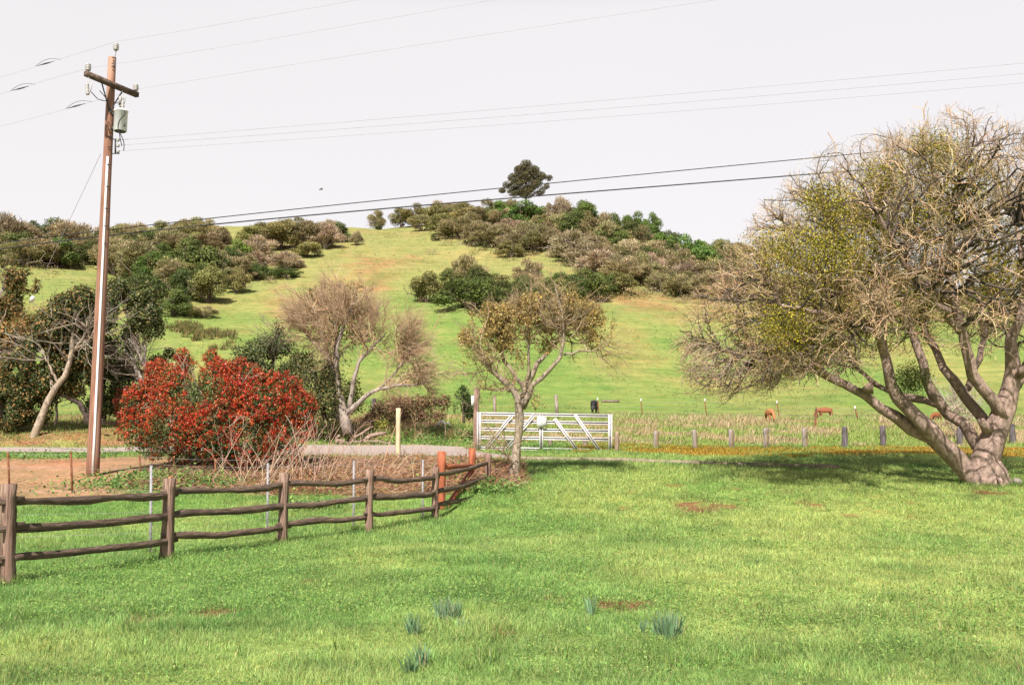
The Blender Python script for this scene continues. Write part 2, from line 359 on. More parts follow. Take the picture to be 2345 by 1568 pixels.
def terrain():
    Ys = list(np.arange(-16, 4, 1.)) + list(np.arange(4, 45, .22))
    y = 45.
    while y < 3200: Ys.append(y); y *= 1.0135
    Ys = np.array(Ys); U = np.linspace(-1, 1, 330)
    Wd = .80*np.maximum(Ys, 0)+13
    X = Wd[:, None]*U[None]; Y = np.repeat(Ys[:, None], len(U), 1); Z = H(X, Y)
    a = Acc(); idx = np.arange(X.size).reshape(X.shape)
    F = np.stack([idx[:-1, :-1], idx[:-1, 1:], idx[1:, 1:], idx[1:, :-1]], -1)
    a.add(np.stack([X, Y, Z], -1), F, ground_col(X, Y).reshape(-1, 3))
    m, n, b = newmat('ground_cover', .95); b.inputs['Specular IOR Level'].default_value = .05
    at_ = n.nodes.new('ShaderNodeAttribute'); at_.attribute_name = 'Col'
    tcn = n.nodes.new('ShaderNodeTexCoord'); prev = at_.outputs['Color']
    bmp = None
    for scl, det, lo, hi, c1, c2 in ((7., 6, .38, .66, (.62, .70, .6), (1.25, 1.18, 1.2)), (.55, 6, .35, .7, (.72, .80, .75), (1.18, 1.10, 1.05)), (.07, 5, .35, .68, (.86, .95, .86), (1.14, 1.04, 1.05))):
        nz = n.nodes.new('ShaderNodeTexNoise'); nz.inputs['Scale'].default_value = scl; nz.inputs['Detail'].default_value = det; nz.inputs['Roughness'].default_value = .7
        r = n.nodes.new('ShaderNodeValToRGB'); r.color_ramp.elements[0].position = lo; r.color_ramp.elements[1].position = hi
        r.color_ramp.elements[0].color = (*c1, 1); r.color_ramp.elements[1].color = (*c2, 1)
        mx = n.nodes.new('ShaderNodeMix'); mx.data_type = 'RGBA'; mx.blend_type = 'MULTIPLY'; mx.inputs[0].default_value = 1; mx.clamp_result = False
        n.links.new(tcn.outputs['Object'], nz.inputs['Vector']); n.links.new(nz.outputs[0], r.inputs[0])
        n.links.new(prev, mx.inputs[6]); n.links.new(r.outputs[0], mx.inputs[7]); prev = mx.outputs[2]
        if scl in (7., .55):
            bp = n.nodes.new('ShaderNodeBump'); bp.inputs['Strength'].default_value = .6; bp.inputs['Distance'].default_value = .05 if scl == 7. else .5
            n.links.new(nz.outputs[0], bp.inputs['Height'])
            if bmp: n.links.new(bmp, bp.inputs['Normal'])
            bmp = bp.outputs[0]
    for sc3, lo, hi, c1, c2 in (((.05, .05, 1.5), .4, .62, (.84, .90, .82), (1.12, 1.05, 1.06)), ((.5, .5, .5), .55, .68, (1, 1, 1), (1.15, .80, .74))):
        mp = n.nodes.new('ShaderNodeMapping'); mp.inputs['Scale'].default_value = sc3; nz = n.nodes.new('ShaderNodeTexNoise'); nz.inputs['Scale'].default_value = 1.0; nz.inputs['Detail'].default_value = 7; nz.inputs['Roughness'].default_value = .72
        r = n.nodes.new('ShaderNodeValToRGB'); r.color_ramp.elements[0].position = lo; r.color_ramp.elements[1].position = hi; r.color_ramp.elements[0].color = (*c1, 1); r.color_ramp.elements[1].color = (*c2, 1)
        mx = n.nodes.new('ShaderNodeMix'); mx.data_type = 'RGBA'; mx.blend_type = 'MULTIPLY'; mx.inputs[0].default_value = 1; mx.clamp_result = False
        n.links.new(tcn.outputs['Object'], mp.inputs[0]); n.links.new(mp.outputs[0], nz.inputs['Vector']); n.links.new(nz.outputs[0], r.inputs[0]); n.links.new(prev, mx.inputs[6]); n.links.new(r.outputs[0], mx.inputs[7]); prev = mx.outputs[2]
    n.links.new(prev, b.inputs['Base Color']); n.links.new(bmp, b.inputs['Normal'])
    tag(a.build('ground', m, None, True), 'green lawn, pasture and grassy hillside', kind='structure')
terrain()
# road
def road():
    xs = np.r_[np.arange(-60, -14, 1.), np.arange(-14, .9, .2)]; rn = np.interp(xs, _rx, _rn); rf = np.interp(xs, _rx, _rf); t = np.linspace(0, 1, 12)
    jn = (fbm(xs, xs*0, .5, 2)-.5)*.16
    X = np.repeat(xs[:, None], 12, 1); Y = (rn+jn)[:, None]*(1-t)+(rf+jn*.5)[:, None]*t; Z = H(X, Y)+.035
    idx = np.arange(X.size).reshape(X.shape); F = np.stack([idx[:-1, :-1], idx[1:, :-1], idx[1:, 1:], idx[:-1, 1:]], -1)
    Acc().add(np.stack([X, Y, Z], -1), F)
    a = Acc(); a.add(np.stack([X, Y, Z], -1), F); tag(a.build('road', M['asphalt'], None, True), 'narrow asphalt lane behind the fence', kind='structure')
road()
def kerb():
    xs = np.linspace(-.2, 8.4, 44); ys = np.interp(xs, [-.2, .9, 8.4], [27.6, 27.3, 25.7]); P = np.stack([xs, ys, H(xs, ys)+.015], 1)
    a = Acc(); tube(a, P, 1.0, 4, True, None, (.10, .075), .004)
    t = thing('concrete_edging', 'low concrete kerb edging running through the lawn from the driveway', 'kerb', P[0]); a.build('edging', M['concrete'], t)
    t['category'] = 'kerb'
kerb()

# ------------------------------------------------------------------ grass blades
def blades(acc, X, Y, h, w, col, lean=.35, leandir=None):
    m = len(X); Z = H(X, Y)-.01; a = rng.uniform(0, math.tau, m)
    d = np.stack([np.cos(a), np.sin(a), np.zeros(m)], 1); p = np.stack([-np.sin(a), np.cos(a), np.zeros(m)], 1)
    B = np.stack([X, Y, Z], 1); ln = np.abs(rng.normal(size=(m, 1)))*lean
    T = B+(np.array([0, 0, 1.])+p*ln)*h[:, None]
    if leandir is not None: T = T+np.asarray(leandir)*h[:, None]
    P = np.stack([B-d*w[:, None]/2, B+d*w[:, None]/2, T+d*w[:, None]*.12, T-d*w[:, None]*.12], 1)
    acc.add(P, np.arange(m*4).reshape(m, 4), np.repeat(col, 4, 0))
def lawn():
    m = 950000
    Y = 5.2*np.exp(rng.random(m)*math.log(34/5.2)); X = rng.uniform(-1, 1, m)*(.60*Y+1.6)
    r = rng.random(m)
    keep = (r > dirt_m(X, Y)*1.02) & (r > brush_m(X, Y)*.85) & ~road_m(X, Y) & (r > moss_m(X, Y)*.45)
    bare = sm(.70, .76, fbm(X+31, Y+7, .55, 3)*.6+fbm(X+3, Y+70, 7, 3)*.4)
    keep &= (r > bare*.9) & (r > spot_m(X, Y)*.92)
    X, Y = X[keep], Y[keep]; m = len(X)
    c = ground_col(X, Y)*1.05
    tuft = fbm(X, Y, .35, 2); yl = rng.random(m)
    c = c*(1+rng.normal(size=(m, 1))*.30)*(.62+.70*tuft[:, None])
    c[:, 0] *= 1+rng.normal(size=m)*.14
    dry = yl > .965; c[dry] = np.array([.55, .47, .24]); dk = (yl < .15); c[dk] *= .5
    h = (.018+.034*tuft+rng.random(m)*.022)*(.75+Y/30); w = .0034*(.55+Y/10.)
    zb = fbm(X+5, Y+5, .8, 3); h = h*(.35+1.3*zb)
    a = Acc(); blades(a, X, Y, h, w, c, 1.35)
    tag(a.build('lawn_grass', M['grass']), 'short bright green lawn grass', 'grass', kind='stuff')
    # broad-leaved weeds
    m = 150000; Y = 5.5*np.exp(rng.random(m)*math.log(28/5.5)); X = rng.uniform(-1, 1, m)*(.60*Y+1.2)
    q = fbm(X+77, Y+13, 1.7, 3)+.12*sm(16, 20, Y)*(X > 0)+.06*(X > 0); k = (q+rng.random(m)*.12 > .64) & (dirt_m(X, Y) < .3) & ~road_m(X, Y) & (X > -6+(Y-11)*.5); X, Y = X[k], Y[k]; m = len(X)
    Z = H(X, Y)+.02+rng.random(m)*.05
    N = np.stack([rng.normal(size=m)*.5, rng.normal(size=m)*.5-.3, np.ones(m)], 1)
    a = Acc(); cards(a, np.stack([X, Y, Z], 1), N, (.010+.012*rng.random(m))*(.6+Y/14), .8, pal([(.22, .36, .08), (.11, .23, .05), (.30, .42, .11)], m))
    tag(a.build('clover', M['grass']), 'broad-leaved clover and weeds growing through the lawn', 'weeds', kind='stuff')
lawn()
def rough():
    # straw coloured bank behind the bollards
    m = 260000; Y = rng.uniform(34.1, 52, m); X = rng.uniform(-.62, .66, m)*Y
    q = fbm(X, Y, 1.7, 3); left = X < -1.5
    k = (rng.random(m) < np.where(left, .9, 1)*(1-.75*sm(41, 52, Y))); X, Y, q = X[k], Y[k], q[k]; m = len(X)
    g = (rng.random(m) < .32+.66*sm(.36, .60, q))[:, None]
    c = np.where(g, pal([(.26, .36, .09), (.34, .40, .12)], m), pal([(.56, .43, .27), (.60, .42, .30), (.44, .36, .18)], m))
    lf = (X < -2)[:, None] & ~g & (rng.random((m, 1)) < .6); c = np.where(lf, pal([(.50, .26, .16), (.42, .22, .13)], m), c)
    tf = sm(.42, .7, fbm(X+8, Y, .9, 3)); h = (.06+.08*rng.random(m)+.26*rng.random(m)*tf)*(1-.35*g[:, 0]); a = Acc(); blades(a, X, Y, h, .014+.012*rng.random(m), c, .75, (.18, 0, 0))
    tag(a.build('dry_grass', M['dry']), 'straw coloured rough grass on the bank along the pasture', 'grass', kind='stuff')
    # dry moss / gravel strip short stuff
    m = 110000; Y = rng.uniform(28, 34.2, m); X = rng.uniform(.8, 20, m); k = rng.random(m) < moss_m(X, Y)*sm(.36, .60, fbm(X+2, Y*2.5, .9, 3)+.10*(X > 4)); X, Y = X[k], Y[k]; m = len(X)
    a = Acc(); blades(a, X, Y, .03+.04*rng.random(m), np.full(m, .035), pal([(.60, .33, .04), (.68, .45, .06), (.34, .38, .06), (.42, .24, .06)], m), .9)
    tag(a.build('orange_moss', M['grass']), 'orange moss and low weeds along the foot of the bollards', 'moss', kind='stuff')
    # pasture tussocks
    m = 40000; Y = 50*np.exp(rng.random(m)*math.log(330/50)); X = rng.uniform(-.62, .66, m)*Y
    q = fbm(X, Y, 6, 3); k = q > .5; X, Y = X[k], Y[k]; X = np.repeat(X, 7); Y = np.repeat(Y, 7); m = len(X); X = X+rng.normal(size=m)*.14; Y = Y+rng.normal(size=m)*.14
    c = ground_col(X, Y)*(1+rng.normal(size=(m, 1))*.18)*1.15
    a = Acc(); blades(a, X, Y, (.06+.10*rng.random(m))*(.7+Y/250), .025+Y*.0003, c, .8)
    tag(a.build('pasture_tussocks', M['grass']), 'uneven grass tussocks across the pasture and hill', 'grass', kind='stuff')
    # reed clumps on lower slope left of centre
    a = Acc(); 
    for (x, y, n) in [(430, 755, 18), (470, 762, 18), (505, 770, 16), (455, 778, 8), (540, 785, 4), (400, 750, 14), (520, 800, 4)]:
        for j in range(n):
            g = ground(x+rng.normal()*22, y+rng.normal()*5); mm = 40; X = g[0]+rng.normal(size=mm)*.35; Y = g[1]+rng.normal(size=mm)*.35
            blades(a, X, Y, .4+.5*rng.random(mm), np.full(mm, .13), pal([(.20, .20, .07), (.34, .24, .10), (.14, .17, .05)], mm), .4)
    tag(a.build('reed_clumps', M['grass']), 'dark reedy tufts scattered on the lower slope left of centre', 'reeds', kind='stuff')
    # dry brush between fence and road
    m = 26000; X = rng.uniform(-10, 1.4, m); Y = rng.uniform(20, 29.6, m); k = rng.random(m) < brush_m(X, Y); X, Y = X[k], Y[k]; m = len(X)
    S = np.stack([X, Y, H(X, Y)+.02+rng.random(m)*.11*fbm(X, Y, .8, 2)*2], 1); D = np.stack([rng.normal(size=m)+.5, rng.normal(size=m)*.7, np.abs(rng.normal(size=m))*.22], 1)
    P = grow(S, D, .12+.28*rng.random(m), 4, .25, -.06); a = Acc(); w = .004+.004*rng.random(m)
    tubes(a, P, w[:, None]*np.array([1, 1, .8, .5]), 3, pal([(.50, .29, .17), (.40, .21, .12), (.62, .43, .29), (.26, .14, .08), (.48, .25, .14)], m))
    m = 9000; X = rng.uniform(-10, 1.4, m); Y = rng.uniform(20, 29.3, m); k = (rng.random(m) < brush_m(X, Y)*.8) & (fbm(X+3, Y, .9, 2) > .5); X, Y = X[k], Y[k]; m = len(X)
    cards(a, np.stack([X, Y, H(X, Y)+.03+rng.random(m)*.2], 1), np.stack([rng.normal(size=m), rng.normal(size=m)-.5, rng.normal(size=m)+.8], 1), .06+.05*rng.random(m), .6, pal([(.30, .16, .07), (.20, .24, .06), (.38, .22, .10)], m))
    tag(a.build('dead_brush', M['dry']), 'matted dry brown stems between the rail fence and the lane', 'dry brush', kind='stuff')
    # tall arching dead stems in front of the red bush
    a = Acc(); m = 130; xs = np.concatenate([rng.normal(600, 55, 60), rng.uniform(440, 980, 45), rng.normal(720, 35, 25)]); S = np.array([ground(x, rng.uniform(1078, 1125)) for x in xs]); 
    D = np.stack([rng.normal(size=m)*.45+.25, rng.normal(size=m)*.3, np.ones(m)*.85], 1); P = grow(S, D, rng.uniform(.5, 1.9, m), 8, .07, -.03)
    tubes(a, P, np.linspace(.009, .003, 8)[None]*rng.uniform(.6, 1.1, (m, 1)), 3, pal([(.74, .52, .38), (.66, .44, .31)], m))
    B, T, r, i = sample(P, np.ones((m, 8)), 260, .4, 1); tubes(a, grow(B, branch_dir(T, .6), .3, 4, .12), np.full((260, 4), .003), 3, pal([(.66, .48, .36)], 260))
    tag(a.build('dead_stems', M['dry']), 'tall pale dead stems arching in front of the red bush', 'dead stems', kind='stuff')
    # green weeds near the brush and verge
    a = Acc()
    for (x, y, n, r, c) in [(290, 1115, 900, .8, 0), (400, 1105, 900, .7, 0), (470, 1115, 600, .5, 0), (700, 1165, 500, .35, 0), (820, 1225, 0, .3, 0), (1118, 1128, 700, .28, 1), (60, 1050, 500, 1.1, 0), (240, 1045, 350, 1., 0), (350, 1100, 600, .5, 0), (880, 1020, 700, 1, 0), (960, 1010, 1400, 1.3, 0), (1030, 1000, 1400, 1.2, 0), (760, 1025, 700, 1., 0)]:
        if not n: continue
        g = ground(x, y); X = g[0]+rng.normal(size=n)*r; Y = g[1]+rng.normal(size=n)*r*.6; k = ~road_m(X, Y); X, Y = X[k], Y[k]; mm = len(X)
        cards(a, np.stack([X, Y, H(X, Y)+np.abs(rng.normal(size=mm))*.12], 1), np.stack([rng.normal(size=mm), rng.normal(size=mm)-.6, rng.normal(size=mm)+1], 1), .05+.05*rng.random(mm), .6, pal([(.17, .30, .07), (.27, .37, .10), (.10, .21, .05)], mm))
    tag(a.build('verge_weeds', M['grass']), 'leafy green weeds along the lane verge and fence foot', 'weeds', kind='stuff')
rough()
#@@HILL
# ------------------------------------------------------------------ hillside trees
PALS = {'dg': [(.11, .145, .035), (.15, .185, .045), (.20, .23, .065), (.06, .085, .025)],
        'gr': [(.13, .20, .035), (.19, .27, .05), (.09, .15, .03), (.25, .31, .07)],
        'ol': [(.27, .245, .08), (.34, .29, .11), (.19, .185, .06), (.40, .33, .14)],
        'br': [(.46, .355, .205), (.39, .295, .16), (.54, .43, .26), (.25, .205, .10), (.29, .29, .11)],
        'pk': [(.58, .44, .29), (.50, .375, .24), (.66, .52, .36), (.36, .28, .17)]}
def blob_crown(acc, lobes, n, size, pl, asp=.6, var=.22, upw=.3):
    vol = np.array([l[3]**2 for l in lobes]); cnt = (n*vol/vol.sum()).astype(int)
    for (x, y, z, r), k in zip(lobes, cnt):
        d = nrm(rng.normal(size=(k, 3))); d[:, 2] = np.abs(d[:, 2])*np.where(rng.random(k) < .72, 1, -1)
        rr = r*(rng.random(k)**.28)*(1+.10*rng.normal(size=k)); C = np.array([x, y, z])+d*rr[:, None]*np.array([1, 1, .8])
        N = d+rng.normal(size=(k, 3))*.55+np.array([0, 0, upw])
        cards(acc, C, N, size*(.6+.8*rng.random(k)), asp, pal(pl, k, var)*(1+.12*rng.normal()))
def hill_variant(kind, seed):
    st = rng.integers(1 << 30)
    root = bpy.data.objects.new({'dg': 'oak_tree', 'gr': 'bay_tree', 'ol': 'olive_oak', 'br': 'leafless_oak', 'pk': 'pale_bare_tree'}[kind], None); COL.objects.link(root)
    # unit size: crown half width 1, height 1.6
    a = Acc(); b = Acc()
    lobes = []
    nl = 19
    for i in range(nl):
        ang = rng.uniform(0, math.tau); rad = math.sqrt(rng.random())*.76; top = 1.28-.85*rad**2
        z = rng.uniform(.26, max(.4, top)); lobes.append((rad*math.cos(ang), rad*math.sin(ang), z, rng.uniform(.14, .40)))
    for i in range(4): ang = rng.uniform(0, math.tau); rad = rng.uniform(.3, .75); lobes.append((rad*math.cos(ang), rad*math.sin(ang), rng.uniform(.9, 1.3)*(1-.3*rad), rng.uniform(.10, .18)))
    lobes.append((rng.normal()*.15, rng.normal()*.15, 1.2, .33))
    if kind in ('dg', 'gr', 'ol'):
        blob_crown(a, lobes, 9000, .065, PALS[kind]); core = [(x, y, z, r*.75) for x, y, z, r in lobes]
        tcol = (.14, .10, .08)
    else:
        C = np.array([0, 0, .35]); m = 7000
        blob_crown(a, lobes, 2600, .055, PALS[kind if kind == 'pk' else 'ol'] if seed % 2 else PALS[kind])
        L = np.array(lobes); i = rng.choice(len(L), m); d = nrm(rng.normal(size=(m, 3))); d[:, 2] = np.where(rng.random(m) < .75, np.abs(d[:, 2]), d[:, 2])
        P = L[i, :3]+d*(L[i, 3]*rng.random(m)**.35)[:, None]; U = nrm(P-C+rng.normal(size=(m, 3))*.35); r = nrm(rng.normal(size=(m, 3))); N = np.cross(U, r)
        cards(a, P, N, .10+.16*rng.random(m), .13, pal(PALS[kind], m, .25), U*1.0)
        tcol = (.40, .33, .28) if kind == 'pk' else (.26, .21, .17)
    nt_ = 7; S = np.zeros((nt_, 3)); D = np.stack([rng.normal(size=nt_)*.55, rng.normal(size=nt_)*.55, np.ones(nt_)], 1); P = grow(S, D, 1.15, 7, .16)
    P[:, 0, 2] = -.12
    R = np.linspace(.055, .012, 7)[None]*rng.uniform(.6, 1.1, (nt_, 1)); tubes(b, P, R, 5, tcol)
    k = 26 if kind in ('br', 'pk') else 10
    B, T, r, i = sample(P, R, k, .3, .95); P2 = grow(B, branch_dir(T, .8), .55, 6, .22, .05); tubes(b, P2, np.linspace(.016, .005, 6)[None].repeat(k, 0), 3, tcol)
    b.build('trunk', M['twig'], root); a.build('crown', M['leaf_far'], root)
    return root
VAR = {}
nvar = {'dg': 4, 'gr': 3, 'ol': 4, 'br': 6, 'pk': 3}
for kd, n_ in nvar.items(): VAR[kd] = [[hill_variant(kd, i), False] for i in range(n_)]
def place_tree(kind, x, ytop, ybase, w, label, group, back=0.):
    g = ground(x, ybase)
    if back: g[1] += back; g[0] = (x-CX)/FD*g[1]; g[2] = float(H(g[0], g[1]))
    top = at(x, ytop, g[1])[2]; h = max(top-g[2], .8); wd = w/FD*g[1]*1.22
    v = VAR[kind][int(rng.integers(len(VAR[kind])))]
    sc = (wd/2*rng.uniform(.85, 1.2), wd/2*rng.uniform(.85, 1.2), h/1.52)
    if label.startswith(('brown leafless', 'grey-brown oak crowd', 'leafy tree m', 'dark brown oak', 'low oak', 'grey-brown oak packed')): UG.append((g, wd, h, kind))
    if not v[1]:
        v[1] = True; o = v[0]; o.location = tuple(g); o.rotation_euler = (0, 0, rng.uniform(0, 6.28)); o.scale = sc
    else: o = copy_thing(v[0], g, rng.uniform(0, 6.28), sc)
    tag(o, label, 'shrub' if h < 3 else 'tree', group)
    return o
GH = 'trees on the hillside'
UG = []
LST = [
 # x, top, base, width, kind, label
 (863, 478, 519, 44, 'br', 'small lone round-crowned tree on the bare crest left of the summit woods'),
 (867, 515, 527, 16, 'dg', 'tiny dark shrub just below the lone crest tree'),
 (817, 530, 562, 34, 'pk', 'small pale bare sapling on open grass below the crest'),
 (917, 474, 522, 46, 'ol', 'olive-brown tree at the left end of the summit woods'),
 (949, 463, 520, 56, 'ol', 'second olive tree from the left end of the summit woods'),
 (965, 492, 530, 60, 'br', 'brown tree in front of the two olive trees at the summit woods left end'),
 (1000, 463, 518, 56, 'ol', 'dark olive tree peaking on the skyline left of the summit conifer'),
 (995, 535, 552, 18, 'dg', 'small dark green shrub at the grass edge under the summit woods'),
 (1139, 460, 515, 74, 'gr', 'bright yellow-green tree below the left side of the tall conifer'),
 (1200, 455, 528, 96, 'gr', 'broad dark green tree directly under the tall conifer'),
 (1170, 548, 590, 66, 'ol', 'low spreading olive-green tree at the lower edge of the summit woods'),
 (1240, 500, 548, 50, 'gr', 'small green tree behind the pale-trunked tree near the summit'),
 (1283, 451, 530, 64, 'pk', 'tall pale pinkish tree with white trunks right of the summit conifer'),
 (1337, 455, 533, 78, 'gr', 'green tree with a pointed top right of the pale summit tree'),
 (1310, 526, 598, 134, 'pk', 'widest pale pinkish bare tree at the lower edge of the summit woods'),
 (1405, 484, 552, 70, 'gr', 'yellowish green tree on the skyline of the right summit woods'),
 (1450, 482, 548, 58, 'gr', 'tall green tree second from the right end of the summit skyline'),
 (1492, 484, 555, 50, 'gr', 'tall green tree at the right end of the summit skyline'),
 (1443, 548, 608, 84, 'pk', 'pale pinkish tree beneath the green skyline trees on the right'),
 (1504, 550, 610, 78, 'br', 'rounded brown tree beneath the right end of the summit skyline'),
 (1585, 531, 632, 104, 'gr', 'bright green tree standing above brown woods beside the big bare tree'),
 (1650, 545, 620, 70, 'ol', 'olive tree on the skyline nearest the big bare foreground tree'),
 (980, 619, 692, 90, 'ol', 'brownish tree at the left end of the mid-slope clump'),
 (1063, 585, 650, 92, 'br', 'brown-topped tree at the back of the mid-slope clump'),
 (1030, 612, 675, 70, 'dg', 'dark green tree between brown ones in the mid-slope clump'),
 (1101, 604, 680, 84, 'dg', 'dark green tree at the top right of the mid-slope clump'),
 (1078, 636, 707, 158, 'dg', 'largest dark green spreading tree at the front of the mid-slope clump'),
 (1200, 624, 672, 48, 'dg', 'compact round dark green tree right of the mid-slope clump'),
 (1207, 594, 660, 78, 'br', 'brown tree on open grass behind the compact dark green tree'),
 (1160, 640, 700, 80, 'dg', 'dark green tree between the mid-slope clump and the ochre-leaved tree'),
 (1225, 655, 706, 90, 'dg', 'low dark green tree seen through the top of the ochre-leaved tree'),
 (1290, 622, 690, 84, 'dg', 'green tree behind the uppermost twigs of the ochre-leaved tree'),
 (1345, 608, 690, 96, 'dg', 'large dark green tree right of the ochre-leaved tree top'),
 (22, 488, 590, 110, 'br', 'brown tree cut by the left photo edge on the far left ridge'),
 (97, 492, 560, 104, 'dg', 'tallest dark green tree on the far left ridge'),
 (173, 512, 578, 84, 'dg', 'dark green tree on the far left ridge next to the pole'),
 (60, 545, 610, 110, 'br', 'brown tree in front on the far left ridge'),
 (137, 553, 612, 90, 'ol', 'olive-brown tree at the foot of the far left ridge woods'),
 (198, 548, 606, 74, 'dg', 'dark tree whose foot touches the grass left of the pole'),
 (270, 517, 580, 80, 'ol', 'olive tree on the skyline just right of the pole'),
 (317, 510, 575, 84, 'br', 'brown tree second right of the pole on the skyline'),
 (372, 505, 570, 86, 'ol', 'olive tree third right of the pole on the skyline'),
 (425, 502, 560, 80, 'br', 'brown tree at the right end of the left skyline row'),
 (498, 525, 562, 46, 'ol', 'ochre-tinged small tree on the crest between two woods'),
 (262, 556, 632, 84, 'br', 'grey-brown tree right of the pole above the gully'),
 (320, 552, 640, 96, 'br', 'grey-brown twiggy tree in the upper gully'),
 (349, 572, 645, 80, 'gr', 'mid green tree left of the big textured green tree'),
 (439, 536, 648, 134, 'dg', 'biggest dark green round-headed tree above the gully'),
 (540, 546, 614, 84, 'gr', 'bright green rounded tree right of the biggest gully tree'),
 (590, 540, 592, 70, 'pk', 'pale twiggy tree behind the bright green rounded tree'),
 (640, 501, 572, 110, 'ol', 'broad olive-brown tree at the top of the left-centre clump'),
 (700, 505, 570, 90, 'br', 'brown tree in the middle of the left-centre clump'),
 (743, 510, 570, 84, 'pk', 'pinkish bare tree near the right end of the left-centre clump'),
 (774, 503, 555, 50, 'dg', 'dark green tree at the right end of the left-centre clump'),
 (700, 550, 590, 80, 'ol', 'dark olive tree under the left-centre clump casting a shadow'),
 (588, 575, 622, 62, 'pk', 'small pink-grey bare tree below the bright green rounded tree'),
 (590, 602, 640, 56, 'dg', 'compact dark green shrubby tree below the small pink-grey tree'),
 (655, 576, 618, 78, 'pk', 'isolated pinkish bare tree standing over a low dark bush'),
 (660, 612, 637, 68, 'dg', 'low dark green bush under the isolated pinkish tree'),
 (540, 608, 672, 60, 'ol', 'small olive tree with a visible trunk and shadow below the gully trees'),
 (478, 604, 694, 92, 'ol', 'rounded grey-green tree at the lower right of the gully woods'),
 (420, 610, 690, 84, 'dg', 'dark tree left of the rounded grey-green tree in the gully'),
 (396, 655, 724, 90, 'dg', 'lowest dark tree at the mouth of the gully'),
 (464, 698, 728, 54, 'br', 'low brown brush heap at the mouth of the gully'),
 (330, 620, 700, 90, 'dg', 'dark green tree in the lower gully above the leaning grey trunks'),
 (300, 640, 705, 80, 'ol', 'olive tree in the lower gully nearest the pole'),
]
for (x, yt, yb, w, kd, lb) in LST: place_tree(kd, x, yt, yb, w, lb, GH)
def fill(n, xr, basef, hh, ww, kinds, probs, label, group):
    for i in range(n):
        x = xr[0]+(xr[1]-xr[0])*((i+rng.random())/n); lo, hi = sorted(basef(x)); yb = rng.uniform(lo, hi); h = rng.uniform(*hh)
        place_tree(rng.choice(kinds, p=probs), x, yb-h, yb, rng.uniform(*ww), label, group)
# summit woods: rows between skyline and the lower edge
edge = lambda x: np.interp(x, [980, 1100, 1250, 1400, 1500, 1600, 1800], [540, 572, 596, 640, 672, 690, 700])
sky_ = lambda x: np.interp(x, [980, 1100, 1250, 1400, 1550, 1700], [512, 492, 488, 522, 585, 625])
gl = 'brown leafless oak packed among others in the woods covering the summit'
fill(13, (1010, 1280), lambda x: (edge(x)-34, edge(x)-4), (46, 62), (58, 88), ['br', 'pk', 'ol'], [.6, .25, .15], gl, 'packed oaks of the summit woods')
fill(13, (1000, 1300), lambda x: (sky_(x)+6, edge(x)-38), (40, 54), (58, 84), ['br', 'pk', 'ol'], [.7, .2, .1], gl, 'packed oaks of the summit woods')
gr_ = 'brown leafless oak crowded in the woods covering the right shoulder of the hill'
fill(20, (1310, 1680), lambda x: (edge(x)-26, edge(x)+8), (46, 66), (60, 92), ['br', 'pk', 'ol'], [.75, .1, .15], gr_, 'crowded oaks of the right shoulder')
fill(16, (1340, 1700), lambda x: (edge(x)-70, edge(x)-30), (44, 60), (60, 90), ['br', 'pk', 'dg'], [.75, .13, .12], gr_, 'crowded oaks of the right shoulder')
fill(10, (1500, 1700), lambda x: (edge(x)-90, edge(x)-50), (44, 60), (60, 90), ['br', 'pk', 'dg'], [.7, .15, .15], gr_, 'crowded oaks of the right shoulder')
gf = 'grey-brown oak crowded in the wooded gully right of the utility pole'
fill(12, (235, 520), lambda x: (np.interp(x, [235, 400, 520], [560, 560, 540]), np.interp(x, [235, 400, 520], [620, 610, 575])), (48, 66), (64, 90), ['br', 'ol', 'dg'], [.5, .3, .2], gf, 'crowded oaks of the left gully')
fill(12, (290, 540), lambda x: (np.interp(x, [290, 540], [640, 620]), np.interp(x, [290, 420, 540], [705, 690, 650])), (50, 68), (64, 90), ['br', 'ol', 'dg'], [.3, .35, .35], gf, 'crowded oaks of the left gully')
fill(7, (570, 760), lambda x: (520+18, 575), (36, 52), (60, 80), ['br', 'ol'], [.6, .4], 'grey-brown oak packed in the left-centre clump below the crest', 'packed oaks of the left-centre clump')
fill(15, (-60, 215), lambda x: (572, 612), (50, 74), (80, 110), ['br', 'ol', 'dg'], [.45, .25, .3], 'dark brown oak packed on the far left ridge behind the near trees', 'packed oaks of the far left ridge')
fill(12, (230, 470), lambda x: (556, 590), (46, 60), (70, 100), ['br', 'ol', 'dg'], [.55, .3, .15], gf, 'crowded oaks of the left gully')
fill(9, (380, 560), lambda x: (615, 672), (46, 60), (60, 84), ['br', 'ol', 'dg', 'gr'], [.25, .3, .3, .15], gf, 'crowded oaks of the left gully')
fill(12, (1290, 1540), lambda x: (np.interp(x, [1290, 1540], [530, 590])-4, np.interp(x, [1290, 1540], [530, 590])+18), (58, 74), (56, 84), ['gr', 'ol', 'br', 'dg'], [.35, .25, .2, .2], 'leafy tree massed behind the pinkish oaks on the right of the summit', 'leafy trees massed right of the summit')
fill(9, (1540, 1700), lambda x: (np.interp(x, [1540, 1700], [600, 640]), np.interp(x, [1540, 1700], [640, 670])), (56, 76), (70, 96), ['gr', 'ol', 'br', 'dg'], [.3, .2, .3, .2], gr_, 'crowded oaks of the right shoulder')
fill(8, (1140, 1420), lambda x: (668, 702), (44, 62), (70, 96), ['dg', 'ol', 'br'], [.6, .25, .15], 'low oak massed behind the ochre-leaved tree top on the mid slope', 'low oaks massed on the mid slope')
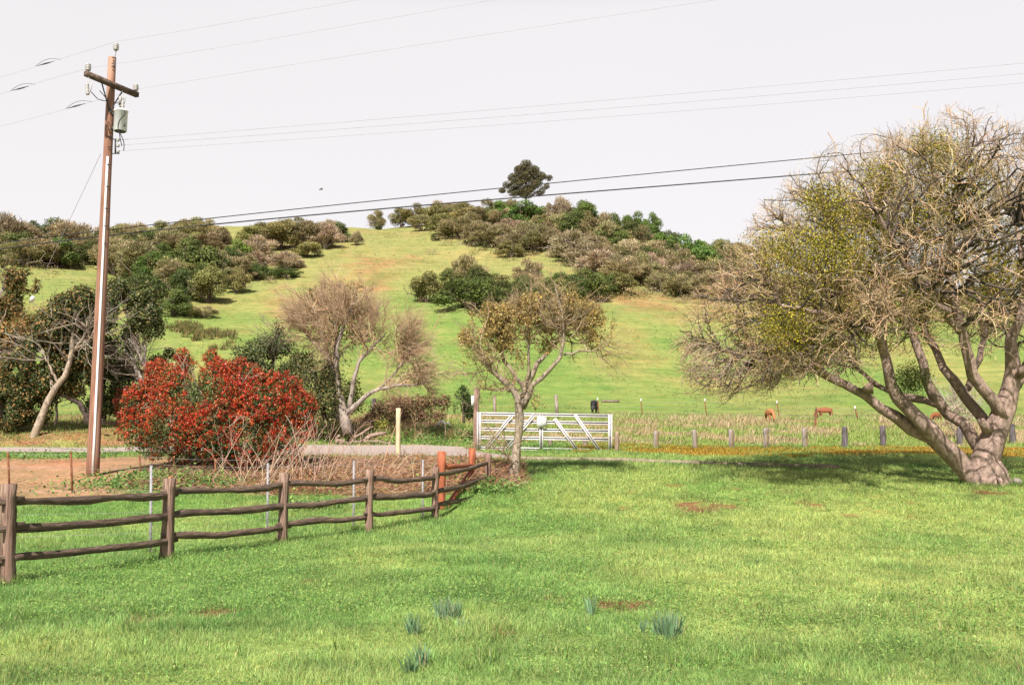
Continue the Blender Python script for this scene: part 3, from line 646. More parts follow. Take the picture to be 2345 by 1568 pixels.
# right hill trees seen behind the big tree
fill(10, (1900, 2500), lambda x: (np.interp(x, [1900, 2344], [660, 705]), np.interp(x, [1900, 2344], [680, 725])), (44, 62), (70, 100), ['gr', 'br', 'dg'], [.4, .3, .3], 'distant tree on the low ridge seen through the big bare tree', 'distant trees behind the big bare tree')
for kd in VAR:
    for v in VAR[kd]:
        if not v[1]:
            for c in list(v[0].children): bpy.data.objects.remove(c)
            bpy.data.objects.remove(v[0])
def undergrowth():
    a = Acc()
    for g, wd, h, kd in UG:
        for q in range(5):
            c = g+np.array([rng.normal()*wd*.42, rng.normal()*wd*.42, 0]); c[2] = float(H(c[0], c[1])); r = rng.uniform(.12, .26)*wd; k = 110
            d = nrm(rng.normal(size=(k, 3))); d[:, 2] = np.abs(d[:, 2]); C = c+d*r*(rng.random((k, 1))**.3)*np.array([1, 1, rng.uniform(.6, 1.1)])
            cards(a, C, d+rng.normal(size=(k, 3))*.6+[0, 0, .3], .38, .55, pal(PALS[rng.choice(['ol', 'dg', 'br', kd])], k)*.95)
    tag(a.build('undergrowth', M['leaf'], None), 'tangled low brush merging the hillside woods together', 'undergrowth', kind='stuff')
undergrowth()
# summit conifer
def conifer():
    g = ground(1204, 455); top = at(1204, 360, g[1])[2]; h = top-g[2]; wd = 130/FD*g[1]/2
    t = thing('conifer_tree', 'tall dark conifer rising alone above the summit woods', 'tree', g, None)
    b = Acc(); tube(b, [g, g+[0, 0, h*.5], g+[0, 0, h*.96]], [.45, .3, .06], 8)
    a = Acc(); mm = FD/g[1]
    bl_ = [(1204, 376, 15), (1192, 390, 17), (1220, 390, 17), (1178, 408, 17), (1204, 404, 22), (1234, 404, 17), (1256, 408, 11), (1163, 424, 14), (1188, 424, 22), (1222, 422, 22), (1246, 426, 14), (1150, 436, 10), (1176, 440, 16), (1205, 440, 22), (1236, 440, 14)]
    for x, y, r in bl_:
        for dY in ((-1.6, 1.4) if r > 15 else (rng.uniform(-1.5, 1.5),)):
            c = at(x, y, g[1]+dY); rr = r/mm; S = g+np.array([0, 0, max(c[2]-g[2]-rr*.8, h*.15)]); P = grow(S[None], nrm(c-S)[None], [np.linalg.norm(c-S)], 6, .08); tubes(b, P, np.linspace(.12, .04, 6)[None], 4)
            k = int(r*r*9); q = rng.normal(size=(k, 3)); C = c+nrm(q)*(rr*rng.random((k, 1))**.4)*np.array([1, 1, .72]); w_ = vnoise(C[:, 0]*1.1+C[:, 1]*.7+9, C[:, 2]*1.7+C[:, 1]*.5); C = C[w_+rng.random(k)*.2 > .57]; k = len(C)
            cards(a, C, rng.normal(size=(k, 3))+np.array([0, -.3, .7]), .40, .5, pal([(.13, .13, .055), (.19, .16, .075), (.24, .19, .10), (.08, .09, .035)], k))
    b.build('trunk', M['bark_dark'], t, True); a.build('crown', M['leaf'], t)
conifer()
#@@NEAR
# ------------------------------------------------------------------ big bare tree on the right
def hull_dist(P, D, C, R):
    q = (P-C)/R; d = D/R; a = (d*d).sum(-1); b = (q*d).sum(-1); c = (q*q).sum(-1)-1
    return np.where(c > 0, 0, (-b+np.sqrt(np.maximum(b*b-a*c, 0)))/a)
def big_tree():
    Y0 = 23.0; px = Y0/FD; g = onY(2252, Y0)
    t = thing('bare_tree', 'large multi-trunked bare tree with dense pale twigs and mossy clumps at right', 'tree', g)
    b = Acc(); limbs = []
    T = [
     [(2254, 1140, 0, .50), (2250, 1112, 0, .43), (2248, 1085, 0, .40), (2256, 1055, 0, .37), (2272, 1000, .05, .33), (2292, 950, .1, .30), (2318, 900, .1, .24), (2328, 850, 0, .19), (2310, 800, -.2, .16), (2318, 765, -.2, .14), (2350, 720, -.3, .12), (2340, 640, -.6, .08), (2330, 520, -.8, .05)],
     [(2240, 1122, 0, .26), (2224, 1092, 0, .26), (2203, 1064, 0, .255), (2178, 1033, -.1, .25), (2137, 998, -.2, .23), (2096, 960, -.3, .20), (2062, 925, -.3, .18), (2040, 880, -.3, .16), (2027, 820, -.4, .14), (2018, 770, -.5, .12), (1990, 720, -.8, .09), (1960, 640, -1.2, .07), (1930, 540, -1.5, .04)],
     [(2218, 1095, .05, .20), (2172, 1038, .1, .20), (2120, 1000, .1, .19), (2078, 968, .1, .17), (2035, 940, .1, .15), (1980, 905, 0, .14), (1925, 882, 0, .13), (1885, 858, 0, .12), (1850, 835, .1, .10), (1790, 820, .2, .08), (1720, 815, .3, .06), (1650, 800, .4, .04)],
     [(1890, 862, 0, .10), (1868, 820, -.3, .09), (1840, 770, -.6, .08), (1800, 720, -.9, .06), (1760, 640, -1.2, .045)],
     [(2256, 1045, .2, .20), (2242, 1022, .2, .19), (2225, 1001, .2, .18), (2200, 970, .3, .17), (2170, 943, .3, .16), (2132, 905, .3, .15), (2112, 850, .2, .13), (2100, 780, .2, .11), (2070, 700, .4, .09), (2040, 600, .7, .06), (2010, 480, .9, .04)],
     [(2150, 928, .3, .11), (2105, 908, .4, .10), (2050, 905, .6, .08), (2000, 880, 1.0, .07), (1960, 840, 1.5, .06), (1900, 760, 2.2, .05), (1850, 680, 2.8, .04)],
     [(2270, 1000, .3, .17), (2254, 970, .35, .16), (2240, 938, .4, .16), (2215, 895, .5, .15), (2165, 862, .6, .13), (2135, 820, .8, .12), (2120, 740, 1.1, .10), (2110, 640, 1.5, .08), (2130, 500, 1.9, .05), (2150, 400, 2.2, .04)],
     [(2296, 955, 0, .20), (2272, 905, -.1, .18), (2232, 862, -.2, .16), (2208, 810, -.3, .14), (2198, 745, -.4, .12), (2170, 650, -.8, .09), (2180, 520, -1.2, .06), (2200, 400, -1.4, .04)],
     [(2320, 890, .2, .17), (2360, 830, .6, .15), (2420, 770, 1.0, .12), (2500, 680, 1.3, .09), (2560, 560, 1.4, .06), (2590, 470, 1.4, .04)],
     [(2330, 860, -.1, .15), (2400, 800, -.8, .12), (2500, 760, -1.6, .10), (2600, 700, -2.2, .07), (2680, 620, -2.6, .04)],
     [(2198, 760, -.4, .10), (2150, 700, -1.3, .09), (2080, 620, -2.2, .07), (2020, 520, -2.8, .05), (1980, 430, -3, .035)],
     [(2215, 890, .5, .10), (2250, 800, 1.8, .09), (2270, 700, 2.8, .08), (2260, 560, 3.4, .06), (2240, 420, 3.6, .04)],
     [(2120, 760, 1.1, .08), (2060, 680, 2.0, .07), (1980, 600, 2.8, .06), (1900, 520, 3.2, .04)],
     [(2020, 780, -.5, .08), (1960, 740, -1.6, .07), (1880, 720, -2.6, .06), (1790, 700, -3.2, .04)],
    ]
    for q_, L_ in enumerate(T): T[q_] = [(x, y, d, r*(.84 if q_ == 0 else .80)) for x, y, d, r in L_]
    for L_ in T:
        Q = limb_px(L_, Y0, 1.0, 16); Q[2:-1, :3] += rng.normal(size=(13, 3))*.035*np.array([1, 1, 1]); Q[:, 3] *= 1+rng.normal(size=16)*.05
        limbs.append(Q); tube(b, Q[:, :3], Q[:, 3], 10, jit=.008)
    for i in range(15):    # buttress roots
        a = rng.uniform(0, math.tau); r0 = .30; d = np.array([math.cos(a), math.sin(a), 0]); ln = rng.uniform(.10, .34)
        P = np.array([g+d*r0*.5+[0, 0, .45], g+d*r0+[0, 0, .22], g+d*(r0+ln*.5)+[0, 0, .03], g+d*(r0+ln)+[0, 0, -.12]]); P = resamp(P, 8); tube(b, P, np.linspace(.12, .04, 8)*rng.uniform(.7, 1.15), 8, jit=.015)
    for (x, y, dx, dy) in [(2262, 985, -18, -22), (2060, 918, -12, -12), (1985, 895, 6, -16)]:
        P = np.array([at(x, y, Y0-.2), at(x+dx, y+dy, Y0-.35)]); tube(b, P, [.13, .07], 8, jit=.012)
    b.build('trunk', M['bark_big'], t, True)
    LP = np.array([l[:, :3] for l in limbs]); LR = np.array([l[:, 3] for l in limbs])
    pc = at(2190, 780, Y0); org = at(2185, 880, Y0)
    ox = [1530, 1570, 1630, 1690, 1745, 1800, 1870, 1960, 2040, 2100, 2170, 2230, 2290, 2344, 2450, 2600, 2750, 2830]
    ot = [790, 690, 610, 545, 470, 415, 352, 325, 312, 285, 266, 292, 300, 288, 320, 420, 600, 790]
    ob_ = [800, 905, 925, 905, 885, 868, 845, 812, 800, 790, 780, 780, 780, 780, 780, 790, 800, 800]
    XO = np.array([at(x, 780, Y0)[0] for x in ox]); ZT = np.array([at(x, y, Y0)[2] for x, y in zip(ox, ot)]); ZB = np.array([at(x, y, Y0)[2] for x, y in zip(ox, ob_)])
    def inside(P, g_=1.0):
        dy = (P[..., 1]-Y0)/5.0; k = np.sqrt(np.clip(1-dy*dy, 1e-4, 1))
        x = pc[0]+(P[..., 0]-pc[0])/k; zt = np.interp(x, XO, ZT, left=-9, right=-9); zb = np.interp(x, XO, ZB, left=9, right=9)
        return (np.abs(dy) < 1) & (P[..., 2] < pc[2]+(zt-pc[2])*k*g_) & (P[..., 2] > zb+.15*dy*dy)
    def avail(B, D, mx=2.0):
        t_ = np.linspace(.08, 1, 12)*mx; ok = inside(B[:, None]+D[:, None]*t_[None, :, None]); n_ = np.cumprod(ok, 1).sum(1); return np.r_[0, t_][n_]
    def outdir(B): return nrm(B-org)
    def scatter(n, shell=None):
        out_ = []
        while sum(map(len, out_)) < n:
            Q = np.stack([rng.uniform(XO[0], XO[-1], n*3), rng.uniform(Y0-5, Y0+5, n*3), rng.uniform(ZB.min(), ZT.max(), n*3)], 1); Q = Q[inside(Q)]; Q = Q[~(inside(Q, .60) & (Q[:, 0] > XO[6]) & (rng.random(len(Q)) < .72))]
            out_.append(Q)
        return np.concatenate(out_)[:n]
    def reach(P, R_, T_, k, wig, rmax, rend, lo, maxd, curl=.18):
        """grow a curved branch from the nearest existing wood to every target point"""
        k0 = int(lo*P.shape[1]); N_ = P[:, k0:].reshape(-1, 3); G_ = nrm(np.gradient(P, axis=1))[:, k0:].reshape(-1, 3); rr = R_[:, k0:].reshape(-1)
        cen = nrm(T_-org); best = np.zeros(len(T_), int); dist = np.zeros(len(T_))
        for c0 in range(0, len(T_), 400):
            d_ = T_[c0:c0+400, None]-N_[None]; dd = np.linalg.norm(d_, axis=2); al = (nrm(d_)*cen[c0:c0+400, None]).sum(2); cost = dd*(1.35-.6*al)
            best[c0:c0+400] = cost.argmin(1); dist[c0:c0+400] = dd[np.arange(len(al)), cost.argmin(1)]
        ok = (dist > .15) & (dist < maxd); T_, best, dist = T_[ok], best[ok], dist[ok]; S = N_[best]; g0 = G_[best]; s_ = np.linspace(0, 1, k)[None, :, None]
        M1 = S+(T_-S)*.45+g0*(dist*curl)[:, None]+rng.normal(size=S.shape)*(dist*.12)[:, None]
        Q = S[:, None]*(1-s_)**2+2*M1[:, None]*s_*(1-s_)+T_[:, None]*s_**2; j_ = rng.normal(size=Q.shape)*(dist*wig)[:, None, None]; j_[:, 0] = 0; Q = Q+j_
        return Q, np.minimum(rr[best]*.75, rmax)[:, None]*np.linspace(1, rend, k)[None]
    a = Acc()
    P1, R1 = reach(LP, LR, scatter(420), 10, .026, .045, .35, .38, 3.2)
    P2, R2 = reach(np.concatenate([P1, resP]) if False else P1, R1, scatter(3100), 8, .03, .021, .42, .15, 2.6)
    def nxt(P, R_, m, l0, l1, k, wig, rmax, rend, ow, lo=.15):
        ln = np.linalg.norm(P[:, -1]-P[:, 0], axis=1)+.05
        B, Tn, r, i = sample(P, R_, m, lo, 1., ln/ln.sum()); D = branch_dir(Tn, rng.uniform(.45, 1.1, m), outdir(B), ow)
        L_ = np.minimum(rng.uniform(l0, l1, m), avail(B, D, 1.0)+.16*rng.random(m)); kk = L_ > .10; B, D, L_, r = B[kk], D[kk], L_[kk], r[kk]
        P_ = grow(B, D, L_, k, wig, .02); return P_, np.minimum(r*.75, rmax)[:, None]*np.linspace(1, rend, k)[None]
    P3, R3 = nxt(P2, R2, 9500, .3, .75, 6, .34, .0165, .6, .7)
    P4, R4 = nxt(P3, R3, 17500, .14, .40, 4, .34, .0112, .6, .6, .3)
    tcol = [(.72, .49, .28), (.58, .39, .21), (.84, .61, .38), (.32, .23, .13), (.18, .13, .08)]
    tubes(a, P1, R1, 6, (.09, .07, .055)); tubes(a, P2, R2, 4, pal([(.16, .12, .09), (.28, .21, .155)], len(P2)))  # inner branches coloured dark: mossy bark plus the crown's interior shade put into colour
    tubes(a, P3, R3, 3, pal(tcol, len(P3))); tubes(a, P4, R4, 3, pal(tcol, len(P4)))
    # stray water shoots above the crown and hanging twigs beneath
    S = np.array([at(1916, 352, 22.6), at(2010, 345, 23), at(2120, 300, 23), at(2310, 330, 22.5), at(2180, 290, 23)]); P = grow(S, np.array([[-.1, 0, 1]]*5), .55, 6, .12); tubes(a, P, np.full((5, 6), .011), 3, tcol[0])
    P5, R5 = P.repeat(3, 0), np.full((15, 6), .008); B, Tn, r, i = sample(P5, R5, 12, .4, 1); tubes(a, grow(B, branch_dir(Tn, .6), .25, 4, .15), np.full((12, 4), .007), 3, tcol[0])
    # drooping twigs on the left underside
    m = 500; X = rng.uniform(1570, 1960, m); S = np.array([at(x, rng.uniform(780, 860) if x < 1760 else rng.uniform(800, 850), rng.uniform(20.2, 25.5)) for x in X]); P = grow(S, np.stack([rng.normal(size=m)*.7-.3, rng.normal(size=m)*.6, -np.ones(m)*.55], 1), rng.uniform(.2, .62, m), 5, .25, .02)
    tubes(a, P, np.linspace(.010, .005, 5)[None].repeat(m, 0), 3, pal([(.40, .30, .22), (.30, .23, .17)], m))
    a.build('crown', M['twig'], t)
    for (x, y, dY, r, n) in [(1890, 462, -2.4, .34, 1300), (2020, 405, -2.2, .30, 900), (2130, 350, -1.6, .34, 1100), (2050, 470, -.4, .60, 2600), (1960, 505, -1.4, .42, 1400), (1820, 575, -3, .40, 1100), (1905, 580, -3.2, .42, 1500), (1790, 745, -3.1, .32, 1000), (1770, 570, -1.4, .35, 900), (1900, 690, -2, .42, 1000), (1830, 800, -1.6, .40, 1300), (2150, 480, -1.5, .45, 1300), (2060, 560, .4, .6, 1700), (2240, 420, -2, .35, 700), (2085, 868, -.6, .24, 900), (2170, 350, -.8, .35, 700), (2290, 640, -1, .35, 700), (2000, 640, .2, .5, 1200), (1960, 590, .5, .7, 1800), (1860, 660, -.5, .6, 1500), (2180, 590, .5, .8, 1900), (2100, 660, 1, .8, 1800), (2250, 500, .8, .8, 1800), (1780, 670, 0, .5, 1000), (1930, 760, 0, .6, 1400), (2060, 720, .5, .6, 1300), (2320, 560, .5, .7, 1500), (1700, 740, 0, .4, 600)]:
        c = at(x, y, Y0+dY); q = Acc(); n = int(n*2.8); P = c+rng.normal(size=(n, 3))*r*np.array([.72, .72, .60]); dark = y > 850
        P += nrm(P-c)*r*.25
        cards(q, P, rng.normal(size=(n, 3))+[0, 0, .4], .034+.026*rng.random(n), .42, pal([(.07, .11, .02), (.10, .13, .03)] if dark else [(.50, .42, .04), (.34, .31, .035), (.66, .54, .06), (.13, .13, .025), (.06, .065, .015)], n))
        S = np.repeat(c[None], 12, 0); tubes(q, grow(S, rng.normal(size=(12, 3)), r, 4, .2), np.full((12, 4), .008), 3, (.2, .17, .05))
        o = q.build('mistletoe', M['leaf'], t)
        if dark: o['label'] = 'dark green ball hanging below the crown'
big_tree()
# ------------------------------------------------------------------ generic nearer tree: traced limbs + leaf masses
def traced_tree(name, label, Y0, base, limbs, blobs, pl, leaf, nleaf, bark, twc, nb=(60, 300, 0), bl=(1., .5, .25), parts=('trunk', 'crown'), cat='tree', asp=.55, tw=(.02, .009, .006), wig=.2, shell=.35, ontwig=False, out=.8):
    g = onY(base[0], Y0); g[2] = ground(base[0], base[1])[2] if False else g[2]
    t = thing(name, label, cat, g); b = Acc(); LP, LR = [], []
    for L_ in limbs:
        Q = limb_px([(x_, y_, d_, r_*(.82 if ontwig else 1)) for x_, y_, d_, r_ in L_], Y0, 1.0, 12); Q[1:-1, :3] += rng.normal(size=(10, 3))*.02; LP.append(Q[:, :3]); LR.append(Q[:, 3]); tube(b, Q[:, :3], Q[:, 3], 8, jit=.004)
    b.build(parts[0], M[bark], t, True); a = Acc()
    LP = np.array(LP); LR = np.array(LR); w = LR.mean(1)+.02; w = w/w.sum()
    BC = np.array([at(x, y, Y0+d) for x, y, d, r in blobs]); BR = np.array([r*Y0/FD for x, y, d, r in blobs])
    P, R_ = LP, LR; mid = BC.mean(0)
    for lv, n in enumerate(nb):
        if not n: continue
        if lv == 0: w0 = np.where(LR.max(1) > .036, 1., .25 if ontwig else 1.); w0[LR[:, -1] > .08] = .2; B, Tn, r, i = sample(P, R_, n, .5, 1., w0/w0.sum())
        else: B, Tn, r, i = sample(P, R_, n, .15, 1.)
        tgt = BC[rng.choice(len(BC), len(B), p=BR**2/(BR**2).sum())] if lv == 0 else BC[np.argmin(np.linalg.norm(B[:, None]-BC[None], axis=2)/BR[None], axis=1)]
        od = nrm(tgt-B) if lv == 0 else nrm(B-mid)
        D = branch_dir(Tn, rng.uniform(.4, 1., len(B)), od, out)
        Ln = np.minimum(rng.uniform(.5, 1.1, n)*bl[lv], 9) if lv else np.minimum(np.linalg.norm(tgt-B, axis=1)+.2, bl[0]*rng.uniform(.7, 1.5, n))
        P = grow(B, D, Ln, 7 if lv < 2 else 5, wig, .02); k = P.shape[1]; R_ = np.minimum(r*.7, tw[lv])[:, None]*np.linspace(1, .4, k)[None]
        tubes(a, P, R_, 4 if lv == 0 else 3, pal(twc, len(P)))
    a.build('branches', M['twig'], t)
    if nleaf:
        a = Acc(); wt = BR**2/(BR**2).sum(); i = rng.choice(len(BC), nleaf, p=wt); d = nrm(rng.normal(size=(nleaf, 3)))
        C = BC[i]+d*(BR[i]*rng.random(nleaf)**shell*(1+.12*rng.normal(size=nleaf)))[:, None]
        # clump the foliage so that gaps show through
        if ontwig: C = sample(P, R_, nleaf, .2, 1.)[0]+rng.normal(size=(nleaf, 3))*.035; kk = np.array([(np.linalg.norm(C[q:q+4000, None]-BC[None], axis=2)/BR[None]).min(1) < 1.15 for q in range(0, nleaf, 4000)], dtype=object); kk = np.concatenate(list(kk)).astype(bool); C = C[kk]; i = i[kk]; d = nrm(rng.normal(size=(len(C), 3)))
        q = vnoise(C[:, 0]*2.6/1+C[:, 1]*1.3+40, C[:, 2]*2.6+C[:, 1]*.7+40); k = q+rng.random(len(C))*.35 > (.40 if ontwig else .52); C, d, i = C[k], d[k], i[k]
        cc = pal(pl, len(C)) if not callable(pl) else pl(C, i)
        cards(a, C, d+rng.normal(size=C.shape)*.7+np.array([0, -.1, .4]), leaf*(.6+.8*rng.random(len(C))), asp, cc)
        a.build(parts[1], M['leaf'], t)
    return t
# ochre-leaved small tree in the middle
traced_tree('ochre_tree', 'slender pale-trunked tree with sparse ochre leaves in front of the white gate', 22.6, (1174, 1115), [
    [(1170, 1130, 0, .18), (1174, 1105, 0, .145), (1180, 1060, 0, .125), (1186, 1010, 0, .12), (1190, 960, 0, .115), (1195, 925, 0, .11), (1192, 905, 0, .11), (1175, 888, 0, .09), (1158, 875, -.05, .08), (1131, 857, -.1, .07), (1108, 834, -.2, .055), (1100, 812, -.3, .045), (1082, 792, -.3, .03)],
    [(1193, 930, 0, .11), (1201, 905, .05, .10), (1205, 875, .1, .09), (1216, 855, .15, .08), (1230, 830, .2, .07), (1253, 803, .3, .06), (1276, 782, .4, .05), (1300, 755, .5, .04), (1330, 738, .6, .03), (1360, 722, .6, .02)],
    [(1196, 935, 0, .10), (1209, 905, -.1, .085), (1222, 878, -.15, .07), (1245, 855, -.2, .06), (1272, 834, -.25, .055), (1291, 812, -.3, .05), (1292, 770, -.3, .04), (1288, 730, -.3, .025), (1270, 650, -.3, .012)],
    [(1200, 895, 0, .07), (1190, 872, .1, .06), (1176, 858, .2, .055), (1160, 830, .3, .05), (1146, 800, .4, .04), (1143, 765, .4, .03), (1150, 720, .3, .02)],
    [(1197, 910, 0, .05), (1207, 862, 0, .045), (1212, 820, 0, .04), (1205, 780, 0, .03), (1216, 735, 0, .02), (1210, 700, 0, .012)],
    [(1178, 895, 0, .035), (1150, 893, -.1, .025), (1120, 892, -.2, .02), (1085, 884, -.3, .012)],
    [(1291, 812, -.3, .035), (1330, 806, -.4, .03), (1365, 800, -.4, .02), (1395, 790, -.4, .01)],
    [(1181, 1068, 0, .03), (1165, 1050, -.2, .022), (1148, 1035, -.3, .012)],
    ], [(1120, 745, 0, 48), (1160, 735, .3, 42), (1090, 800, -.2, 36), (1070, 815, -.2, 20), (1175, 760, 0, 40), (1240, 770, .3, 42), (1290, 740, .3, 46), (1340, 735, .3, 46), (1385, 740, 0, 34), (1370, 780, -.3, 30), (1310, 700, 0, 36), (1200, 820, .2, 40), (1235, 925, -.4, 22), (1200, 745, 0, 42), (1215, 700, 0, 30), (1255, 720, .2, 40), (1150, 790, 0, 40), (1260, 830, 0, 30), (1380, 740, -.3, 34), (1330, 770, 0, 40), (1085, 780, 0, 36), (1270, 690, 0, 30), (1110, 870, -.2, 22)],
    [(.60, .42, .13), (.48, .34, .11), (.36, .32, .10), (.66, .48, .18), (.30, .20, .08)], .052, 48000, 'bark_ochre', [(.40, .29, .16), (.48, .36, .22), (.27, .20, .12)], nb=(170, 1300, 4600), bl=(.85, .45, .26), tw=(.018, .007, .004), wig=.3, ontwig=True)
# bare willow behind the lane and the green shrub at its foot
traced_tree('willow_tree', 'bare spreading willow with pale fan of fine yellowish twigs behind the lane', 33.5, (790, 985), [
    [(797, 992, 0, .20), (790, 960, 0, .18), (784, 930, 0, .15), (775, 890, .1, .10), (768, 850, .1, .08), (757, 820, .1, .065), (740, 780, .1, .05), (728, 740, .1, .035), (715, 700, .1, .03)],
    [(768, 850, .1, .10), (770, 800, .1, .08), (782, 760, 0, .06), (800, 710, -.1, .04), (815, 680, 0, .02)],
    [(760, 830, .1, .07), (735, 800, 0, .05), (705, 770, 0, .04), (680, 740, .1, .02)],
    [(790, 950, 0, .13), (808, 935, 0, .10), (825, 915, -.1, .085), (845, 900, -.1, .075), (870, 888, -.2, .055), (910, 880, -.3, .06), (946, 884, -.3, .04), (990, 874, -.3, .02)],
    [(800, 940, 0, .10), (803, 900, -.1, .08), (812, 850, -.2, .07), (830, 815, -.2, .06), (860, 785, -.3, .04), (885, 760, -.3, .02)],
    [(870, 888, -.2, .05), (900, 860, -.2, .04), (930, 820, -.3, .03), (960, 790, -.3, .015)],
    ], [(720, 730, 0, 55), (770, 700, 0, 55), (820, 720, 0, 48), (690, 770, 0, 42), (800, 760, 0, 50), (740, 790, 0, 45), (870, 770, -.2, 45), (910, 820, -.2, 50), (950, 860, -.2, 38)],
    [(.52, .38, .20), (.40, .28, .14)], .07, 2600, 'bark_grey', [(.56, .39, .24), (.62, .46, .29), (.42, .29, .18)], nb=(130, 1700, 9500), bl=(1.2, .72, .45), tw=(.024, .009, .0048), wig=.17, out=.9, asp=.35)
traced_tree('green_shrub', 'rounded dark green leafy shrub growing around the foot of the bare willow', 33.9, (745, 975), [
    [(750, 985, 0, .10), (740, 930, 0, .08), (730, 880, 0, .05), (720, 840, 0, .03)], [(755, 985, 0, .08), (765, 930, 0, .06), (770, 880, 0, .04)]],
    [(720, 860, 0, 46), (765, 850, 0, 42), (700, 910, 0, 48), (750, 905, -.3, 50), (795, 880, 0, 38), (700, 960, 0, 36), (740, 955, -.2, 40), (690, 830, .4, 34), (810, 920, 0, 26)],
    [(.09, .11, .035), (.15, .16, .05), (.05, .07, .02), (.26, .21, .08)], .085, 12500, 'bark_dark', [(.2, .16, .12)], nb=(30, 120, 0), cat='shrub')
traced_tree('brown_topped_tree', 'brown-leaved tree crown rising directly behind the bare willow fan', 38, (780, 960), [
    [(780, 975, 0, .2), (775, 900, 0, .15), (770, 820, 0, .1), (765, 740, 0, .05)]],
    [(720, 690, 0, 34), (765, 680, 0, 40), (810, 690, 0, 40), (840, 720, 0, 30), (690, 710, 0, 24), (820, 760, 0, 34), (770, 740, 0, 50)],
    [(.30, .19, .09), (.22, .15, .06), (.14, .13, .05), (.38, .25, .12)], .12, 7500, 'bark_dark', [(.25, .2, .15)], nb=(40, 150, 0))
traced_tree('dark_shrub', 'dark olive-green spreading shrub on the left of the bare willow', 37, (620, 985), [
    [(640, 985, 0, .12), (630, 920, 0, .09), (620, 850, 0, .06), (640, 760, 0, .03)]],
    [(560, 820, 0, 36), (600, 810, 0, 42), (640, 790, 0, 38), (650, 740, 0, 24), (660, 720, 0, 15), (620, 860, 0, 50), (670, 850, 0, 48), (580, 870, 0, 45), (530, 850, 0, 30), (650, 910, 0, 50), (600, 930, 0, 45)],
    [(.07, .10, .035), (.11, .13, .05), (.045, .07, .02), (.15, .15, .06)], .10, 15000, 'bark_dark', [(.25, .2, .15)], nb=(40, 160, 0), cat='shrub')
# left hand trees behind the lane
def ochre_dark(C, i):
    return pal([(.07, .10, .03), (.12, .14, .04), (.05, .07, .02), (.34, .20, .07), (.40, .24, .09)], len(C), .2, [.3, .25, .2, .15, .1])
traced_tree('pale_trunked_tree', 'dark leafy tree with pale leaning trunk left of the utility pole', 34.6, (70, 1030), [
    [(68, 1045, 0, .16), (76, 1010, 0, .15), (90, 960, 0, .135), (105, 925, 0, .12), (120, 900, 0, .11), (140, 878, 0, .10), (152, 850, 0, .10), (160, 825, 0, .09), (170, 795, 0, .08), (167, 740, 0, .04), (170, 700, 0, .02)],
    [(166, 808, 0, .06), (182, 785, 0, .05), (197, 760, -.1, .04), (207, 722, -.1, .02)], [(170, 800, 0, .05), (188, 790, 0, .04), (208, 774, 0, .03)],
    [(122, 898, 0, .07), (114, 865, .1, .06), (110, 820, .1, .05), (108, 770, .1, .03)], [(135, 885, 0, .05), (120, 850, -.1, .04), (95, 800, -.1, .025)]],
    [(150, 705, 0, 36), (192, 690, 0, 38), (125, 745, 0, 46), (180, 760, .5, 40), (95, 800, .4, 48), (150, 830, .6, 46), (55, 840, .4, 50), (110, 870, .5, 44), (200, 830, .6, 38), (60, 900, .5, 44), (170, 880, .8, 34), (15, 900, .5, 40), (30, 950, .4, 42), (90, 940, .8, 32)],
    ochre_dark, .10, 52000, 'bark_pale', [(.40, .33, .26), (.30, .25, .20)], nb=(45, 260, 500), bl=(1.5, .9, .5), tw=(.03, .013, .008))
traced_tree('orange_leaved_tree', 'tree with orange-brown autumn leaves at the left photo edge above the lane', 35.5, (5, 1020), [
    [(-15, 1030, 0, .2), (-5, 950, 0, .16), (5, 880, 0, .10), (20, 820, 0, .06), (28, 770, 0, .03)], [(-5, 930, 0, .1), (-30, 850, 0, .07), (-40, 760, 0, .04)]],
    [(15, 770, 0, 36), (65, 750, 0, 36), (-30, 790, 0, 46), (40, 800, .2, 40), (100, 735, 0, 24), (-20, 860, 0, 50), (80, 780, .2, 28)],
    [(.50, .28, .09), (.40, .22, .07), (.20, .17, .05), (.12, .13, .04)], .10, 22000, 'bark_grey', [(.48, .38, .30)], nb=(30, 150, 250), bl=(1.2, .7, .4))
traced_tree('russet_topped_tree', 'taller tree with russet and dark green top cut by the left photo edge', 38.5, (-40, 1010), [
    [(-60, 1020, 0, .25), (-50, 900, 0, .2), (-30, 780, 0, .14), (-10, 700, 0, .08), (10, 650, 0, .04)]],
    [(5, 620, 0, 34), (40, 635, 0, 34), (70, 655, 0, 22), (-20, 640, 0, 44), (10, 680, 0, 44), (-10, 740, 0, 50), (35, 710, 0, 26), (-50, 700, 0, 50)],
    [(.36, .20, .07), (.14, .14, .04), (.07, .09, .025), (.24, .17, .06)], .11, 17000, 'bark_grey', [(.3, .25, .2)], nb=(40, 200, 0), bl=(1.6, .9, .5))
